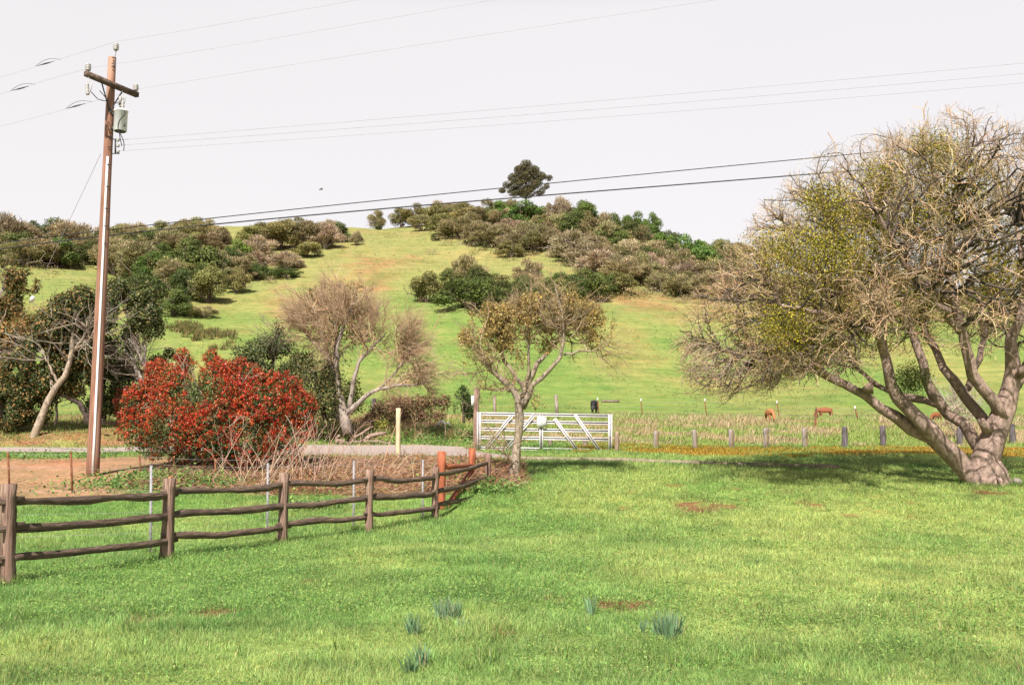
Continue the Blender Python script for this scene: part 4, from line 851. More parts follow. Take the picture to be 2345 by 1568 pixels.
traced_tree('leaning_grey_tree', 'dark green tree with leaning grey trunks right of the utility pole', 36.5, (375, 985), [
    [(400, 985, 0, .2), (385, 935, 0, .17), (360, 895, 0, .14), (345, 865, 0, .12), (325, 820, 0, .09), (308, 790, 0, .08), (300, 755, 0, .06), (292, 715, 0, .03)],
    [(385, 940, 0, .12), (345, 900, -.1, .10), (325, 865, -.1, .08), (300, 825, -.1, .05), (285, 800, 0, .03)], [(375, 925, 0, .09), (330, 885, .2, .07), (300, 850, .3, .05), (270, 835, .3, .03)],
    [(345, 865, 0, .06), (335, 830, .1, .05), (330, 790, .1, .03)]],
    [(250, 690, 0, 42), (285, 670, 0, 42), (325, 680, 0, 36), (345, 720, 0, 36), (300, 725, 0, 42), (350, 760, 0, 26), (262, 745, 0, 44), (245, 800, .2, 44), (285, 790, .8, 36), (240, 860, .3, 42), (275, 890, .5, 44), (245, 920, .3, 42), (300, 930, .4, 44), (330, 955, .4, 30), (365, 820, .6, 24), (385, 815, .6, 20), (290, 850, .9, 40)],
    [(.07, .10, .025), (.12, .15, .04), (.045, .07, .02), (.22, .20, .07)], .105, 44000, 'bark_grey', [(.40, .34, .28), (.3, .25, .2)], nb=(70, 350, 500), bl=(1.4, .8, .4))
traced_tree('dark_tree', 'shaded dark tree with low bent limb directly behind the utility pole', 40, (205, 980), [
    [(205, 1000, 0, .2), (200, 950, 0, .15), (185, 925, 0, .11), (150, 905, 0, .09), (120, 900, 0, .05)], [(203, 960, 0, .14), (215, 880, 0, .1), (210, 800, 0, .06)], [(130, 995, 0, .07), (128, 930, 0, .05), (130, 880, 0, .03)], [(238, 990, 0, .08), (237, 930, 0, .06), (240, 880, 0, .04)]],
    [(200, 740, 0, 40), (165, 770, 0, 40), (200, 800, 0, 46), (205, 860, 0, 40), (160, 850, 0, 40), (215, 910, 0, 30), (110, 900, 0, 30), (40, 930, 0, 44), (10, 960, 0, 44), (70, 960, 0, 30)],
    [(.045, .075, .018), (.08, .11, .03), (.03, .05, .015)], .12, 20000, 'bark_dark', [(.15, .12, .1)], nb=(40, 150, 0))
# bramble bank, evergreen by the gate post, bare bush behind the big tree
traced_tree('bramble_thicket', 'low reddish-brown bramble thicket on the bank left of the gate', 38, (930, 960), [[(900, 965, 0, .03), (905, 940, 0, .02), (920, 925, 0, .02)]],
    [(860, 935, 0, 24), (890, 930, 0, 26), (925, 930, 0, 26), (960, 925, 0, 24), (990, 920, 0, 22), (1015, 920, 0, 20), (850, 965, -.6, 24), (880, 965, -.6, 24), (960, 955, -.3, 24), (1000, 950, -.2, 22), (920, 960, -.3, 26)],
    [(.32, .17, .10), (.24, .13, .08), (.15, .15, .05), (.40, .24, .14), (.13, .11, .05)], .085, 9500, 'bark_dark', [(.50, .30, .20)], nb=(60, 400, 0), bl=(.6, .5, .2), cat='bramble', parts=('stems', 'foliage'))
traced_tree('yellow_green_bush', 'small yellow-green bush behind the fallen log', 35, (868, 985), [[(868, 1000, 0, .03), (868, 985, 0, .02), (866, 970, 0, .02)]],
    [(862, 968, 0, 15), (875, 980, 0, 13), (855, 985, 0, 12), (885, 968, 0, 10)], [(.34, .32, .06), (.22, .26, .05), (.44, .38, .08)], .08, 1500, 'bark_dark', [(.3, .2, .1)], nb=(10, 40, 0), bl=(.3, .3, .1), cat='bush', parts=('stems', 'foliage'))
traced_tree('evergreen_shrub', 'compact dark evergreen shrub beside the tall wooden gate post', 33.5, (1062, 960), [[(1062, 968, 0, .05), (1062, 930, 0, .03), (1060, 900, 0, .015)]],
    [(1062, 930, 0, 24), (1058, 905, 0, 18), (1075, 915, 0, 14), (1050, 935, 0, 15), (1060, 888, 0, 8), (1075, 945, 0, 16)], [(.05, .10, .02), (.09, .14, .03), (.03, .06, .015)], .06, 5200, 'bark_dark', [(.2, .15, .1)], nb=(14, 60, 0), bl=(.4, .3, .2), cat='shrub')
traced_tree('pale_bush', 'small pale twiggy bush seen between limbs of the big bare tree', 36, (2190, 1015), [[(2195, 1015, 0, .06), (2192, 980, 0, .04), (2190, 940, 0, .03), (2188, 900, 0, .015)], [(2205, 1015, 0, .05), (2215, 970, 0, .03), (2225, 930, 0, .01)], [(2190, 1010, 0, .04), (2175, 960, 0, .03), (2165, 920, 0, .01)]],
    [(2185, 930, 0, 28), (2205, 950, 0, 28), (2180, 965, 0, 22), (2215, 900, 0, 22), (2190, 890, 0, 20)], [(.60, .50, .38), (.5, .42, .30)], .06, 2200, 'bark_pale', [(.60, .50, .42)], nb=(30, 220, 500), bl=(.8, .5, .3), cat='bush')
# ------------------------------------------------------------------ red berry bush
def red_bush():
    Y0 = 24.4; g = onY(490, Y0); t = thing('berry_bush', 'huge spreading bush covered in clusters of bright red berries', 'bush', g)
    lob = [(308, 928, .2, 42), (319, 985, 0, 46), (376, 875, .3, 46), (358, 846, .4, 24), (418, 816, .5, 17), (428, 838, .5, 20), (484, 822, .6, 20), (498, 842, .6, 22), (403, 905, -.1, 58), (490, 875, .3, 42), (553, 874, .2, 50), (490, 935, -.5, 70), (546, 916, -.2, 52), (649, 896, .2, 42), (603, 935, -.5, 58), (683, 935, 0, 42), (694, 978, 0, 32), (399, 980, -.6, 66), (490, 990, -.8, 64), (580, 1003, -.7, 62), (645, 1010, -.4, 50), (421, 1040, -.1, 34), (512, 1048, -.5, 48), (590, 1048, -.5, 48), (350, 1020, 0, 36), (545, 850, .3, 24), (580, 865, .2, 22), (620, 868, .3, 20), (335, 895, .2, 26)]
    px = Y0/FD; C0 = np.array([at(x, y, Y0+d) for x, y, d, r in lob]); R0 = np.array([r*px for *_, r in lob])
    def pts(n, pw, zlo=None, zhi=None):
        i = rng.choice(len(lob), n, p=R0**2/(R0**2).sum()); d = nrm(rng.normal(size=(n, 3))); P = C0[i]+d*(R0[i]*rng.random(n)**pw*(1+.10*rng.normal(size=n)))[:, None]; return P, d
    a = Acc(); P, d = pts(38000, .30); cards(a, P, d+rng.normal(size=P.shape)*.7+[0, 0, .3], .045+.035*rng.random(len(P)), .45, pal([(.05, .095, .02), (.09, .14, .035), (.035, .06, .015), (.22, .24, .10)], len(P)))
    a.build('foliage', M['leaf'], t)
    a = Acc(); P, d = pts(11500, .12); z0 = at(490, 1045, Y0)[2]; z1 = at(490, 960, Y0)[2]
    q = fbm(P[:, 0]*1.0+P[:, 1], P[:, 2]+P[:, 1]*.5, .42, 3)
    k = (rng.random(len(P)) < .12+.88*sm(z0, z1, P[:, 2])+.35*(P[:, 0] > g[0]+.8)) & (q+rng.random(len(P))*.22 > .535); P, d = P[k], d[k]
    P = P+d*.015; n = 17; C = (P[:, None]+rng.normal(size=(len(P), n, 3))*.028).reshape(-1, 3); N = (nrm(C-np.repeat(P, n, 0)+np.repeat(d, n, 0)*.012)); cc = np.repeat(pal([(.45, .042, .02), (.54, .066, .026), (.32, .026, .014), (.52, .11, .035)], len(P)), n, 0)*(1+.15*rng.normal(size=(len(C), 1)))
    cards(a, C, N, .024+.008*rng.random(len(C)), .95, np.clip(cc, 0, .9)); a.build('berries', M['berry'], t)
    a = Acc(); S = np.repeat(g[None], 34, 0)+rng.normal(size=(34, 3))*[.5, .15, 0]; tg = C0[rng.integers(len(C0), size=34)]; Pp = grow(S, nrm(tg-S), np.linalg.norm(tg-S, axis=1)*1.02, 9, .10); tubes(a, Pp, np.linspace(.045, .012, 9)[None].repeat(34, 0), 5, (.36, .28, .2))
    B, Tn, r, i = sample(Pp, np.ones((34, 9)), 240, .4, 1); tubes(a, grow(B, branch_dir(Tn, .7, nrm(B-C0.mean(0)), .8), .55, 6, .22), np.linspace(.010, .004, 6)[None].repeat(240, 0), 3, (.42, .33, .24)); a.build('stems', M['twig'], t)
red_bush()
# ------------------------------------------------------------------ split rail fence
def rail_fence():
    posts = [(-395, -398, 1130, 1440, 28), (20, 18, 1107, 1338, 26), (389, 381, 1094, 1280, 22), (651, 646, 1083, 1244, 18), (846, 845, 1074, 1219, 15), (997, 995, 1069, 1189, 13), (1118, 1116, 1040, 1136, 12)]
    B = []; G = [ground(p[1], p[3]) for p in posts]
    t = thing('split_rail_fence', 'weathered brown split rail fence with three rails crossing the lawn on the left', 'fence', G[1])
    G[6] = onY(1116, 22.0); G[0] = onY(-398, 9.6)
    tops = [at(p[0], p[2], g[1]) for p, g in zip(posts, G)]
    for (p, g, tp) in zip(posts, G, tops):
        w = p[4]*g[1]/FD; a = Acc(); P = np.linspace(g-[0, 0, .15], tp, 9); f = np.array([1.12, 1.06, 1, .95, .9, .92, .97, 1.0, .98])
        q = math.sqrt(2)/2; tube(a, P, f, 4, True, (0.25, 1, 0), (w*q*.9, w*q), .004)
        a.build('post', M['postwood'], t)
        for hz in (.83, .55, .25): box(a, g+(tp-g)*hz+np.array([-w*.35, -w*.46, 0]), (.02, .02, .05))
    Y = [[(1147, 1130), (1208, 1181), (1271, 1237)], [(1125, 1109), (1178, 1157), (1227, 1204)], [(1108, 1099), (1156, 1141), (1197, 1180)], [(1098, 1093), (1136, 1127), (1176, 1163)], [(1086, 1059), (1124, 1093), (1157, 1125)]]
    Y = [[(1168, 1143), (1240, 1202), (1325, 1276)]]+Y
    for s, seg in enumerate(Y):
        for j, (ya, yb) in enumerate(seg):
            ga, gb = G[s], G[s+1]; pa = at(posts[s][0], ya, ga[1]); pb = at(posts[s+1][0], yb, gb[1]); d = nrm(pb-pa); off = np.array([0, .035 if (s+j) % 2 else .015, 0])
            pa = pa-d*.16+off; pb = pb+d*.14+off; n = 15; P = np.linspace(pa, pb, n); s_ = np.linspace(0, 1, n)
            P[:, 2] += np.sin(s_*math.pi)*-.028+np.interp(s_, np.linspace(0, 1, 6), rng.normal(size=6)*.013); P[:, 1] += np.interp(s_, np.linspace(0, 1, 5), rng.normal(size=5)*.02)
            r = 1+np.interp(s_, np.linspace(0, 1, 6), rng.normal(size=6)*.13); r[0] = .6; r[-1] = .6; r[1] = .85; r[-2] = .85
            a = Acc(); tube(a, P, r*.062, 4, True, None, (.92 if j != 1 else 1.05, .55), .003); a.build('rail', M['rail'], t)
rail_fence()
def tufts():
    L_ = [(18, 1338, .10), (381, 1280, .10), (646, 1244, .09), (845, 1219, .08), (995, 1189, .08), (345, 1270, .05), (612, 1229, .05), (809, 1213, .05), (967, 1187, .05), (1010, 1167, .1), (1174, 1115, .22), (1502, 1027, .12), (1592, 1026, .12), (1674, 1026, .12), (1754, 1026, .12), (1843, 1026, .12), (1933, 1025, .12), (2021, 1022, .12), (1411, 1034, .12), (212, 1090, .15)]
    X, Y = [], []
    for x, y, r in L_:
        g = ground(x, y); n = 150; t_ = rng.uniform(0, math.tau, n); q = r*(.8+.7*rng.random(n)); X.append(g[0]+np.cos(t_)*q); Y.append(g[1]+np.sin(t_)*q)
    for i in range(110):
        q = rng.random(); x0 = rng.uniform(-.5, .5); yy = 6*math.exp(q*1.4); n = 26; X.append(x0*yy+rng.normal(size=n)*.03); Y.append(yy+rng.normal(size=n)*.03)
    g = onY(2250, 23.0); n = 1400; t_ = rng.uniform(0, math.tau, n); X.append(g[0]+np.cos(t_)*.52*rng.uniform(.8, 1.5, n)); Y.append(g[1]+np.sin(t_)*.48*rng.uniform(.8, 1.5, n))
    X = np.concatenate(X); Y = np.concatenate(Y); m = len(X); k = (dirt_m(X, Y) < .5); X, Y = X[k], Y[k]; m = len(X)
    a = Acc(); blades(a, X, Y, .05+.09*rng.random(m), np.full(m, .007), pal([(.20, .34, .07), (.13, .25, .05), (.32, .42, .11), (.50, .43, .22)], m, .2, [.4, .3, .22, .08]), .7)
    tag(a.build('long_grass', M['grass']), 'longer uncut grass around post feet and the tree base', 'grass', kind='stuff')
tufts()
def wire_between(acc, pts, sag=.02, r=.002, k=9):
    P = []
    for a, b in zip(pts[:-1], pts[1:]):
        s = np.linspace(0, 1, k)[:, None]; q = a*(1-s)+b*s; q[:, 2] -= (4*s*(1-s)*sag)[:, 0]; P.append(q)
    tubes(acc, np.array(P), np.full((len(P), k), r), 3)
# galvanised post and wire fence
def metal_fence():
    L_ = [(-330, 1100, 1370), (345, 1065, 1270), (612, 1060, 1229), (809, 1055, 1213), (967, 1052, 1187)]
    G = [ground(x, yb) for x, yt, yb in L_]; G[0] = onY(-330, 12.5); t = thing('wire_fence', 'galvanised steel post and thin wire fence close behind the rail fence', 'fence', G[1]); tp = []
    for (x, yt, yb), g in zip(L_, G):
        a = Acc(); top = at(x+1, yt, g[1]) if x > 0 else g+[0, 0, 1.3]; tp.append(top); bar(a, g-[0, 0, .2], top, .030, .014, (0, 1, 0))
        for i in range(18): box(a, g+(top-g)*(i+.7)/18+np.array([.022, -.008, 0]), (.012, .014, .016))
        a.build('post', M['galv'], t)
    a = Acc()
    for f in (.96, .72, .48, .25): wire_between(a, [g+(p-g)*f for g, p in zip(G, tp)], .03, .0018)
    a.build('wire', M['wire_thin'], t)
metal_fence()
def rusty_fence():
    L_ = [(20, 1034, 1108), (164, 1034, 1128), (321, 1040, 1086), (494, 1050, 1095), (680, 1045, 1098), (1004, 1052, 1075)]
    G = [ground(x+3, yb) for x, yt, yb in L_]; t = thing('rusty_post_fence', 'thin rusty steel posts with wire standing on the bare dirt by the pole', 'fence', G[0]); tp = []
    for (x, yt, yb), g in zip(L_, G):
        a = Acc(); top = at(x-2, yt, g[1]+.05); tp.append(top); bar(a, g-[0, 0, .2], top, .035, .03); a.build('post', M['rust'], t)
    a = Acc()
    for f in (.95, .6): wire_between(a, [g+(p-g)*f for g, p in zip(G, tp)], .03, .0022)
    a.build('wire', M['wire_thin'], t)
rusty_fence()
def hbrace():
    Ga = ground(1010, 1167); Gb = onY(1081, 22.4); t = thing('corner_brace', 'red-brown painted wooden H-brace with diagonal strut behind the rail fence end', 'fence brace', Ga)
    ta, tb = at(1011, 1033, Ga[1]), at(1081, 1026, Gb[1])
    for g, p, nm in ((Ga, ta, 'post'), (Gb, tb, 'post')):
        a = Acc(); tube(a, np.linspace(g-[0, 0, .2], p, 5), .078, 12, True, jit=.001); a.build(nm, M['rustred'], t, False)
    a = Acc(); tube(a, np.linspace(at(1012, 1069, Ga[1]), at(1080, 1067, Gb[1]), 4), .048, 12, True); a.build('crosspiece', M['rustred'], t)
    a = Acc(); tube(a, np.linspace(at(1079, 1078, Gb[1]), at(1024, 1158, Ga[1]+.15), 4), .05, 4, True, jit=.002, sq=(1.2, 1.1)); a.build('diagonal_strut', M['rustred'], t)
    a = Acc()
    for y0, y1 in ((1055, 1052), (1095, 1085), (1130, 1105)): wire_between(a, [at(1011, y0, Ga[1]-.09), at(1081, y1, Gb[1]-.09)], 0, .003)
    a.build('wire', M['wire_thin'], t)
hbrace()
def simple_post(name, label, cat, x0, yb, x1, yt, w, mat, n=12, group=None, Y=None, jit=.003, cap=None):
    g = ground(x0, yb) if Y is None else onY(x0, Y); top = at(x1, yt, g[1]); t = thing(name, label, cat, g, group); a = Acc(); r = w*g[1]/FD/2
    P = np.linspace(g-[0, 0, .2], top, 6); R = np.full(6, r)*(1+rng.normal(size=6)*.03)
    P = np.concatenate([P, top[None]+[0, 0, r*.15]]); R = np.r_[R, r*.8]
    tube(a, P, R if n > 4 else R*1.35, n, True, jit=jit); a.build('post', M[mat], t)
    if cap: a = Acc(); bar(a, top-[0, 0, .22], top+[0, 0, .01], r*2.4, r*2.4, (0, 1, 0)); a.build('tip', M['white'], t)
    return t
simple_post('wooden_post', 'new pale round wooden post standing at the near edge of the lane', 'post', 911, 1057, 912, 935, 11, 'pale_post')
bl = [(1411, 1034, 988, 11, 'bollard_tan', 'tan wooden bollard right beside the free end of the white gate'),
      (1502, 1027, 987, 11, 'bollard', 'grey wooden bollard, first one past the tan bollard beside the gate'),
      (1592, 1026, 985, 12, 'bollard', 'grey wooden bollard with pale split face, second past the tan one'),
      (1674, 1026, 984, 12, 'bollard', 'grey wooden bollard just left of the ginger cow, third past the tan one'),
      (1754, 1026, 981, 12, 'bollard', 'pale grey bollard directly below the ginger cow'),
      (1843, 1026, 980, 12, 'bollard', 'grey bollard just left of the leaning rusty brace posts'),
      (1933, 1025, 978, 13, 'bollard_dark', 'dark bollard right of the rusty brace posts'),
      (2021, 1022, 976, 13, 'bollard_dark', 'dark brown bollard nearest left of the big tree limbs'),
      (2197, 1020, 980, 12, 'bollard_dark', 'dark bollard seen in the gap between the big tree limbs'),
      (2318, 1018, 972, 13, 'bollard_dark', 'dark bollard just right of the big tree trunk')]
for i, (x, yb, yt, w, mt, lb) in enumerate(bl): simple_post('bollard', lb, 'bollard', x, yb, x+rng.normal()*.8, yt, w, mt, 8, 'weathered bollards edging the lawn', jit=.008)
def band_post(x, yb, yt, lb):
    t = simple_post('striped_post', lb, 'post', x, yb, x, yt, 10, 'concrete', 10, Y=33.0); g = np.array(t.location)
    a = Acc(); tp = at(x, yt, g[1]); h = tp[2]-g[2]; tube(a, [g+[0, 0, h*.78], g+[0, 0, h*1.03]], .078, 10); a.build('dark_band', M['metal_dark'], t)
band_post(1259, 1034, 1002, 'short white post with dark top behind the middle of the gate')
band_post(1338, 1034, 1001, 'short white post with dark top behind the right half of the gate')
simple_post('dark_stub_post', 'dark stub post low behind the gate left of the ochre tree', 'post', 1162, 1030, 1162, 1008, 9, 'metal_dark', 8, Y=33.0)
# ------------------------------------------------------------------ gate
def gate():
    Y0 = 31.6; gp = onY(1091, Y0); t = thing('farm_gate', 'white five-bar metal farm gate with diagonal braces and small sign', 'gate', gp); m_ = M['gate']; p = lambda x, y, d=0: at(x, y, Y0+d)
    def chan(name, A, Bv, w, d=0):
        a = Acc(); A2, B2 = p(*A, d), p(*Bv, d); dr = nrm(B2-A2); up = np.cross(dr, [0, 1, 0]); w = w*Y0/FD
        if up[2] < 0: up = -up
        for s in (-.33, .33): bar(a, A2+up*w*s, B2+up*w*s, .03, w*.30, up)
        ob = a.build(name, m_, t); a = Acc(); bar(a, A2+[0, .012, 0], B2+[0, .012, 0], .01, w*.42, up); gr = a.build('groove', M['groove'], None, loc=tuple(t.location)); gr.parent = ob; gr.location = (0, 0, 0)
    for a_, b_ in ((947, 952), (964, 969), (982, 987), (1001, 1006), (1025, 1032)): chan('bar', (1094, a_), (1399, b_), 7.5)
    for x, y0, y1 in ((1096, 943, 1028), (1397, 948, 1035), (1239, 950, 1031)): chan('upright', (x, y0), (x, y1), 9, -.035)
    for A, Bv in (((1172, 951), (1112, 1026)), ((1223, 949), (1160, 1027)), ((1269, 958), (1323, 1032)), ((1316, 949), (1374, 1033))): chan('diagonal_brace', A, Bv, 7, -.07)
    a = Acc(); box(a, p(1240, 966, -.12), (.29, .012, .31)); s = a.build('sign', M['sign'], t)
    a = Acc()
    for i, (dx, dy, w) in enumerate([(-.02, .09, .14), (.0, .055, .18), (-.01, -.02, .10), (.06, -.06, .06)]): box(a, p(1240, 966, -.129)+[dx, 0, dy], (w, .004, .016))
    me = a.build('faded_lettering', noise_mat('faded_print', (.45, .52, .42), (.6, .65, .55), 9, .6, 0), None, loc=tuple(s.parent.location)); me.parent = s; me.location = (0, 0, 0)
gate()
t = simple_post('gate_post', 'tall square wooden gate post carrying the hinge side of the gate', 'gate post', 1089, 1040, 1091, 889, 12, 'postwood', 4, Y=31.8)
a = Acc(); box(a, at(1082, 917, 31.7), (.09, .02, .32)); a.build('notice', M['sign'], t)
# ------------------------------------------------------------------ pasture fence
def pasture():
    t = thing('pasture_fence', 'pasture fence of thin posts and wire running behind the dry grass', 'fence', onY(1467, 55)); pts = []
    L_ = [(1132, 48, 905, 'wood'), (1192, 46, 900, 'wood'), (1273, 46, 903, 'wood'), (1368, 52, 912, 'w'), (1467, 52, 914, 'w'), (1613, 52, 914, 'w'), (1778, 52, 919, 'w'), (1868, 47, 931, 'r'), (1957, 46, 931, 'w'), (2060, 42, 945, 'r'), (2162, 42, 950, 'r'), (2270, 42, 955, 'r'), (2400, 42, 955, 'r')]
    for x, Y, yt, kd in L_:
        g = onY(x+2, Y); top = at(x, yt, Y); pts.append((g, top)); a = Acc()
        if kd == 'wood': tube(a, [g-[0, 0, .2], top], .075, 8, jit=.004); a.build('post', M['bollard'], t)
        else:
            bar(a, g-[0, 0, .2], top, .05, .04); o = a.build('post', M['rust'], t)
            if kd == 'w': a = Acc(); bar(a, top-[0, 0, .12], top+[0, 0, .03], .056, .05); c = a.build('white_tip', M['white'], None, loc=tuple(t.location)); c.parent = o; c.location = (0, 0, 0)
    for xb in (1856, 1862):
        a = Acc(); bar(a, onY(xb, 38 if xb == 1856 else 42), at(1868, 935, 47), .045, .04); a.build('brace', M['rust'], t)
    a = Acc()
    for f in (.85, .55, .25): wire_between(a, [g+(p-g)*f for g, p in pts], .03, .004)
    a.build('wire', M['wire_thin'], t)
pasture()
simple_post('old_post', 'old dark fence post standing in the brambles right of the willow trunk', 'post', 857, 950, 856, 912, 9, 'bollard_dark', 8, Y=38)
t = thing('feed_trough', 'low pale trough lying in the pasture beside the black cow', 'trough', ground(1397, 921)); g = np.array(t.location); a = Acc(); box(a, g+[0, 0, .12], (2.1, .5, .22)); a.build('trough', M['concrete'], t)
a = Acc(); box(a, g+[0, 0, .24], (2.2, .55, .04)); a.build('rim', M['bollard_tan'], t)
# ------------------------------------------------------------------ cows
def cow(label, x, y, hpx, face, mat, headup=False):
    g = ground(x, y); s = hpx*g[1]/FD/1.45
    vs_ = [(-.75, 0, 1.12, .31), (-.25, 0, 1.04, .40), (.3, 0, 1.06, .38), (.68, 0, 1.05, .26), (.98, 0, .78, .17), (1.16, 0, .46, .14), (1.27, 0, .18, .085)]
    ed = [(i, i+1) for i in range(6)]
    def ch(par, ps):
        for p in ps: vs_.append(p); ed.append((par, len(vs_)-1)); par = len(vs_)-1
    for sy in (-1, 1):
        ch(0, [(-.82, .20*sy, .82, .17), (-.92, .21*sy, .48, .08), (-.84, .21*sy, .22, .06), (-.82, .21*sy, .02, .075)])
        ch(2, [(.36, .20*sy, .74, .14), (.38, .2*sy, .40, .08), (.38, .2*sy, .2, .055), (.40, .2*sy, .02, .07)])
        ch(5, [(1.06, .19*sy, .58, .045)])
    ch(0, [(-1.06, 0, 1.22, .05), (-1.12, 0, .9, .03), (-1.12, 0, .48, .05)])
    me = bpy.data.meshes.new('cow'); me.from_pydata([v[:3] for v in vs_], ed, []); me.materials.append(M[mat])
    o = bpy.data.objects.new('cow', me); COL.objects.link(o); md = o.modifiers.new('s', 'SKIN'); 
    for i, v in enumerate(vs_): me.skin_vertices[0].data[i].radius = (v[3], v[3])
    me.skin_vertices[0].data[0].use_root = True
    md2 = o.modifiers.new('u', 'SUBSURF'); md2.levels = 2; md2.render_levels = 2
    o.location = tuple(g); o.rotation_euler = (0, 0, face); o.scale = (s,)*3; tag(o, label, 'cow', 'cows grazing in the pasture')
cow('black cow grazing by the pale trough, facing the camera', 1360, 946, 32, -1.75, 'hide_black')
cow('ginger woolly cow grazing head-on towards the camera', 1764, 966, 32, -1.5, 'hide_gold')
cow('reddish-brown cow standing side-on and grazing, left of the big tree', 1886, 958, 27, math.pi+.1, 'hide_red')
cow('brown cow grazing, partly hidden behind a limb of the big tree', 2143, 966, 23, math.pi+.6, 'hide_red')
# ------------------------------------------------------------------ utility pole and lines
def lathe(acc, o, prof, n=12, axis=(0, 0, 1)):
    ax = nrm(np.asarray(axis, float)); P = np.asarray(o)+np.array([z for r, z in prof])[:, None]*ax
    P = P+ax*np.arange(len(prof))[:, None]*1e-5
    tube(acc, P, [r for r, z in prof], n, True)
ins = [(.03, 0), (.03, .03), (.065, .04), (.065, .055), (.045, .065), (.07, .08), (.07, .095), (.045, .105), (.07, .12), (.07, .135), (.045, .15), (.065, .165), (.06, .19), (.03, .21)]
def pole():
    g = ground(212, 1090); Yp = g[1]; top = at(257, 132, Yp); h = top[2]-g[2]; t = thing('utility_pole', 'tall reddish wooden utility pole with crossarm, transformer and white conduit', 'utility pole', g)
    ax = top-g; q = lambda x, y, d=0: at(x, y, Yp+d)
    a = Acc(); s = np.linspace(-.03, 1, 14)[:, None]; tube(a, g+s*ax, np.linspace(.150, .092, 14), 20, jit=.0015); a.build('shaft', M['pole'], t)
    def onax(y): 
        z = at(257, y, Yp)[2]; f = (z-g[2])/h; return g+ax*f
    a = Acc(); P = np.array([onax(y)+np.array([.055, -.132, 0])*(np.interp(y, [130, 1090], [.66, 1.0])) for y in np.linspace(362, 1088, 10)]); tube(a, P, .03, 8); a.build('conduit', M['conduit'], t)
    c = onax(204); d = nrm(np.array([.67, .72, 0.])); e0, e1 = q(201, 175, -.72), q(319, 221, .72); e0[2] = e1[2] = (e0[2]+e1[2])/2; off = np.array([.0, -.13, 0])
    a = Acc(); bar(a, e0+off, e1+off, .11, .12); arm = a.build('crossarm', M['armwood'], t)
    a = Acc(); bar(a, e0*.70+e1*.30+off+[0, 0, -.06], c+[.05, -.12, -.62], .03, .012); bar(a, e0*.30+e1*.70+off+[0, 0, -.06], c+[.05, -.12, -.62], .03, .012); a.build('arm_brace', M['metal_dark'], t)
    for e in (e0*.96+e1*.04+off, e0*.04+e1*.96+off):
        a = Acc(); lathe(a, e+[0, 0, .06], ins); a.build('insulator', M['porcelain'], t)
    a = Acc(); tp = q(265, 118); tube(a, [top+[.07, -.05, -.25], top+[.08, -.03, .05], tp-[0, 0, .02]], .016, 8); a.build('top_pin', M['galv'], t)
    a = Acc(); lathe(a, tp, ins); a.build('insulator', M['porcelain'], t)
    for e, sg in ((e0*.93+e1*.07+off, 1), (e0*.30+e1*.70+off, 1)):       # fused cutouts under the arm
        a = Acc(); b0 = e+[0.02, -.08, -.1]; bar(a, e+[0, 0, -.05], b0, .02, .02); lathe(a, b0+[0, 0, -.42], [(.03, 0), (.05, .03), (.035, .06), (.05, .09), (.035, .12), (.05, .16), (.035, .2), (.05, .24), (.03, .3)], 8, (-.12, 0, 1))
        tube(a, resamp([b0+[.02, 0, -.05], b0+[.12, -.05, -.16], b0+[.08, -.05, -.36], b0+[-.02, -.03, -.44]], 8), .012, 6); a.build('fuse_cutout', M['porcelain'], t)
    # transformer
    zc = q(268, 303)[2]; tx = onax(280)+np.array([.30, -.06, 0]); tx[2] = zc; a = Acc(); hh = q(268, 254)[2]-zc
    lathe(a, tx, [(.14, 0), (.158, .01), (.158, hh*.90), (.172, hh*.91), (.172, hh*.95), (.14, hh), (.02, hh*1.04)], 20); tr = a.build('transformer', M['tank'], t)
    def sub(acc, nm, mt, par): o = acc.build(nm, M[mt], None, loc=tuple(g)); o.parent = par; o.location = (0, 0, 0)
    a = Acc(); lathe(a, tx+[.05, -.03, hh], [(.03, 0), (.045, .03), (.03, .06), (.045, .09), (.03, .12), (.04, .16), (.012, .26)], 8); sub(a, 'bushing', 'porcelain', tr)
    a = Acc(); lathe(a, tx+[0, 0, -.012], [(.13, 0), (.13, .014)], 16); bar(a, onax(262), tx+[-.1, 0, hh*.8], .06, .08); bar(a, onax(295), tx+[-.1, 0, hh*.15], .06, .08); box(a, tx+[.13, -.09, .13], (.04, .02, .09)); sub(a, 'bracket', 'metal_dark', tr)
    # secondary rack
    a = Acc(); ra, rb = q(264, 319), q(264, 352); bar(a, ra, rb, .03, .03, (0, 1, 0)); bar(a, onax(319), ra+[.1, 0, 0], .02, .02); bar(a, onax(352), rb+[.1, 0, 0], .02, .02)
    a.build('wire_rack', M['metal_dark'], t); a = Acc()
    for y in (321, 334, 347): lathe(a, q(270, y)-[0, 0, .04], [(.02, 0), (.045, .02), (.03, .04), (.045, .06), (.02, .08)], 8)
    a.build('spool', M['porcelain'], t)
    a = Acc()
    for pts in ([tx+[.12, -.1, hh*.9], tx+[.19, -.1, hh*.8], tx+[.02, -.17, hh*.4], tx+[0, -.16, .0], tx+[.1, -.1, -.18], q(285, 330), q(283, 345)], [tx+[.02, -.1, -.03], q(275, 318), q(279, 335)], [tx+[.1, -.05, hh*.9], q(285, 262), q(281, 275), tx+[.13, -.1, .1]],
                [e0*.93+e1*.07+off+[.1, -.1, -.45], q(224, 228, -.4), q(240, 232, -.2), q(252, 232)], [onax(236), q(240, 222, -.2), q(228, 208, -.4)], [q(284, 225), q(272, 235), q(262, 238)], [tx+[.05, -.03, hh*1.4], q(270, 240), q(285, 238)]):
        tube(a, resamp(pts, 14), .010, 6)
    a.build('jumper_wire', M['wire'], t)
    a = Acc()
    for y in (137, 150, 158, 260, 300, 316, 340, 380, 430, 480, 520, 560): tube(a, [onax(y)+[.04, -.13, 0], onax(y)+[.13, -.1, 0]], .012, 6)
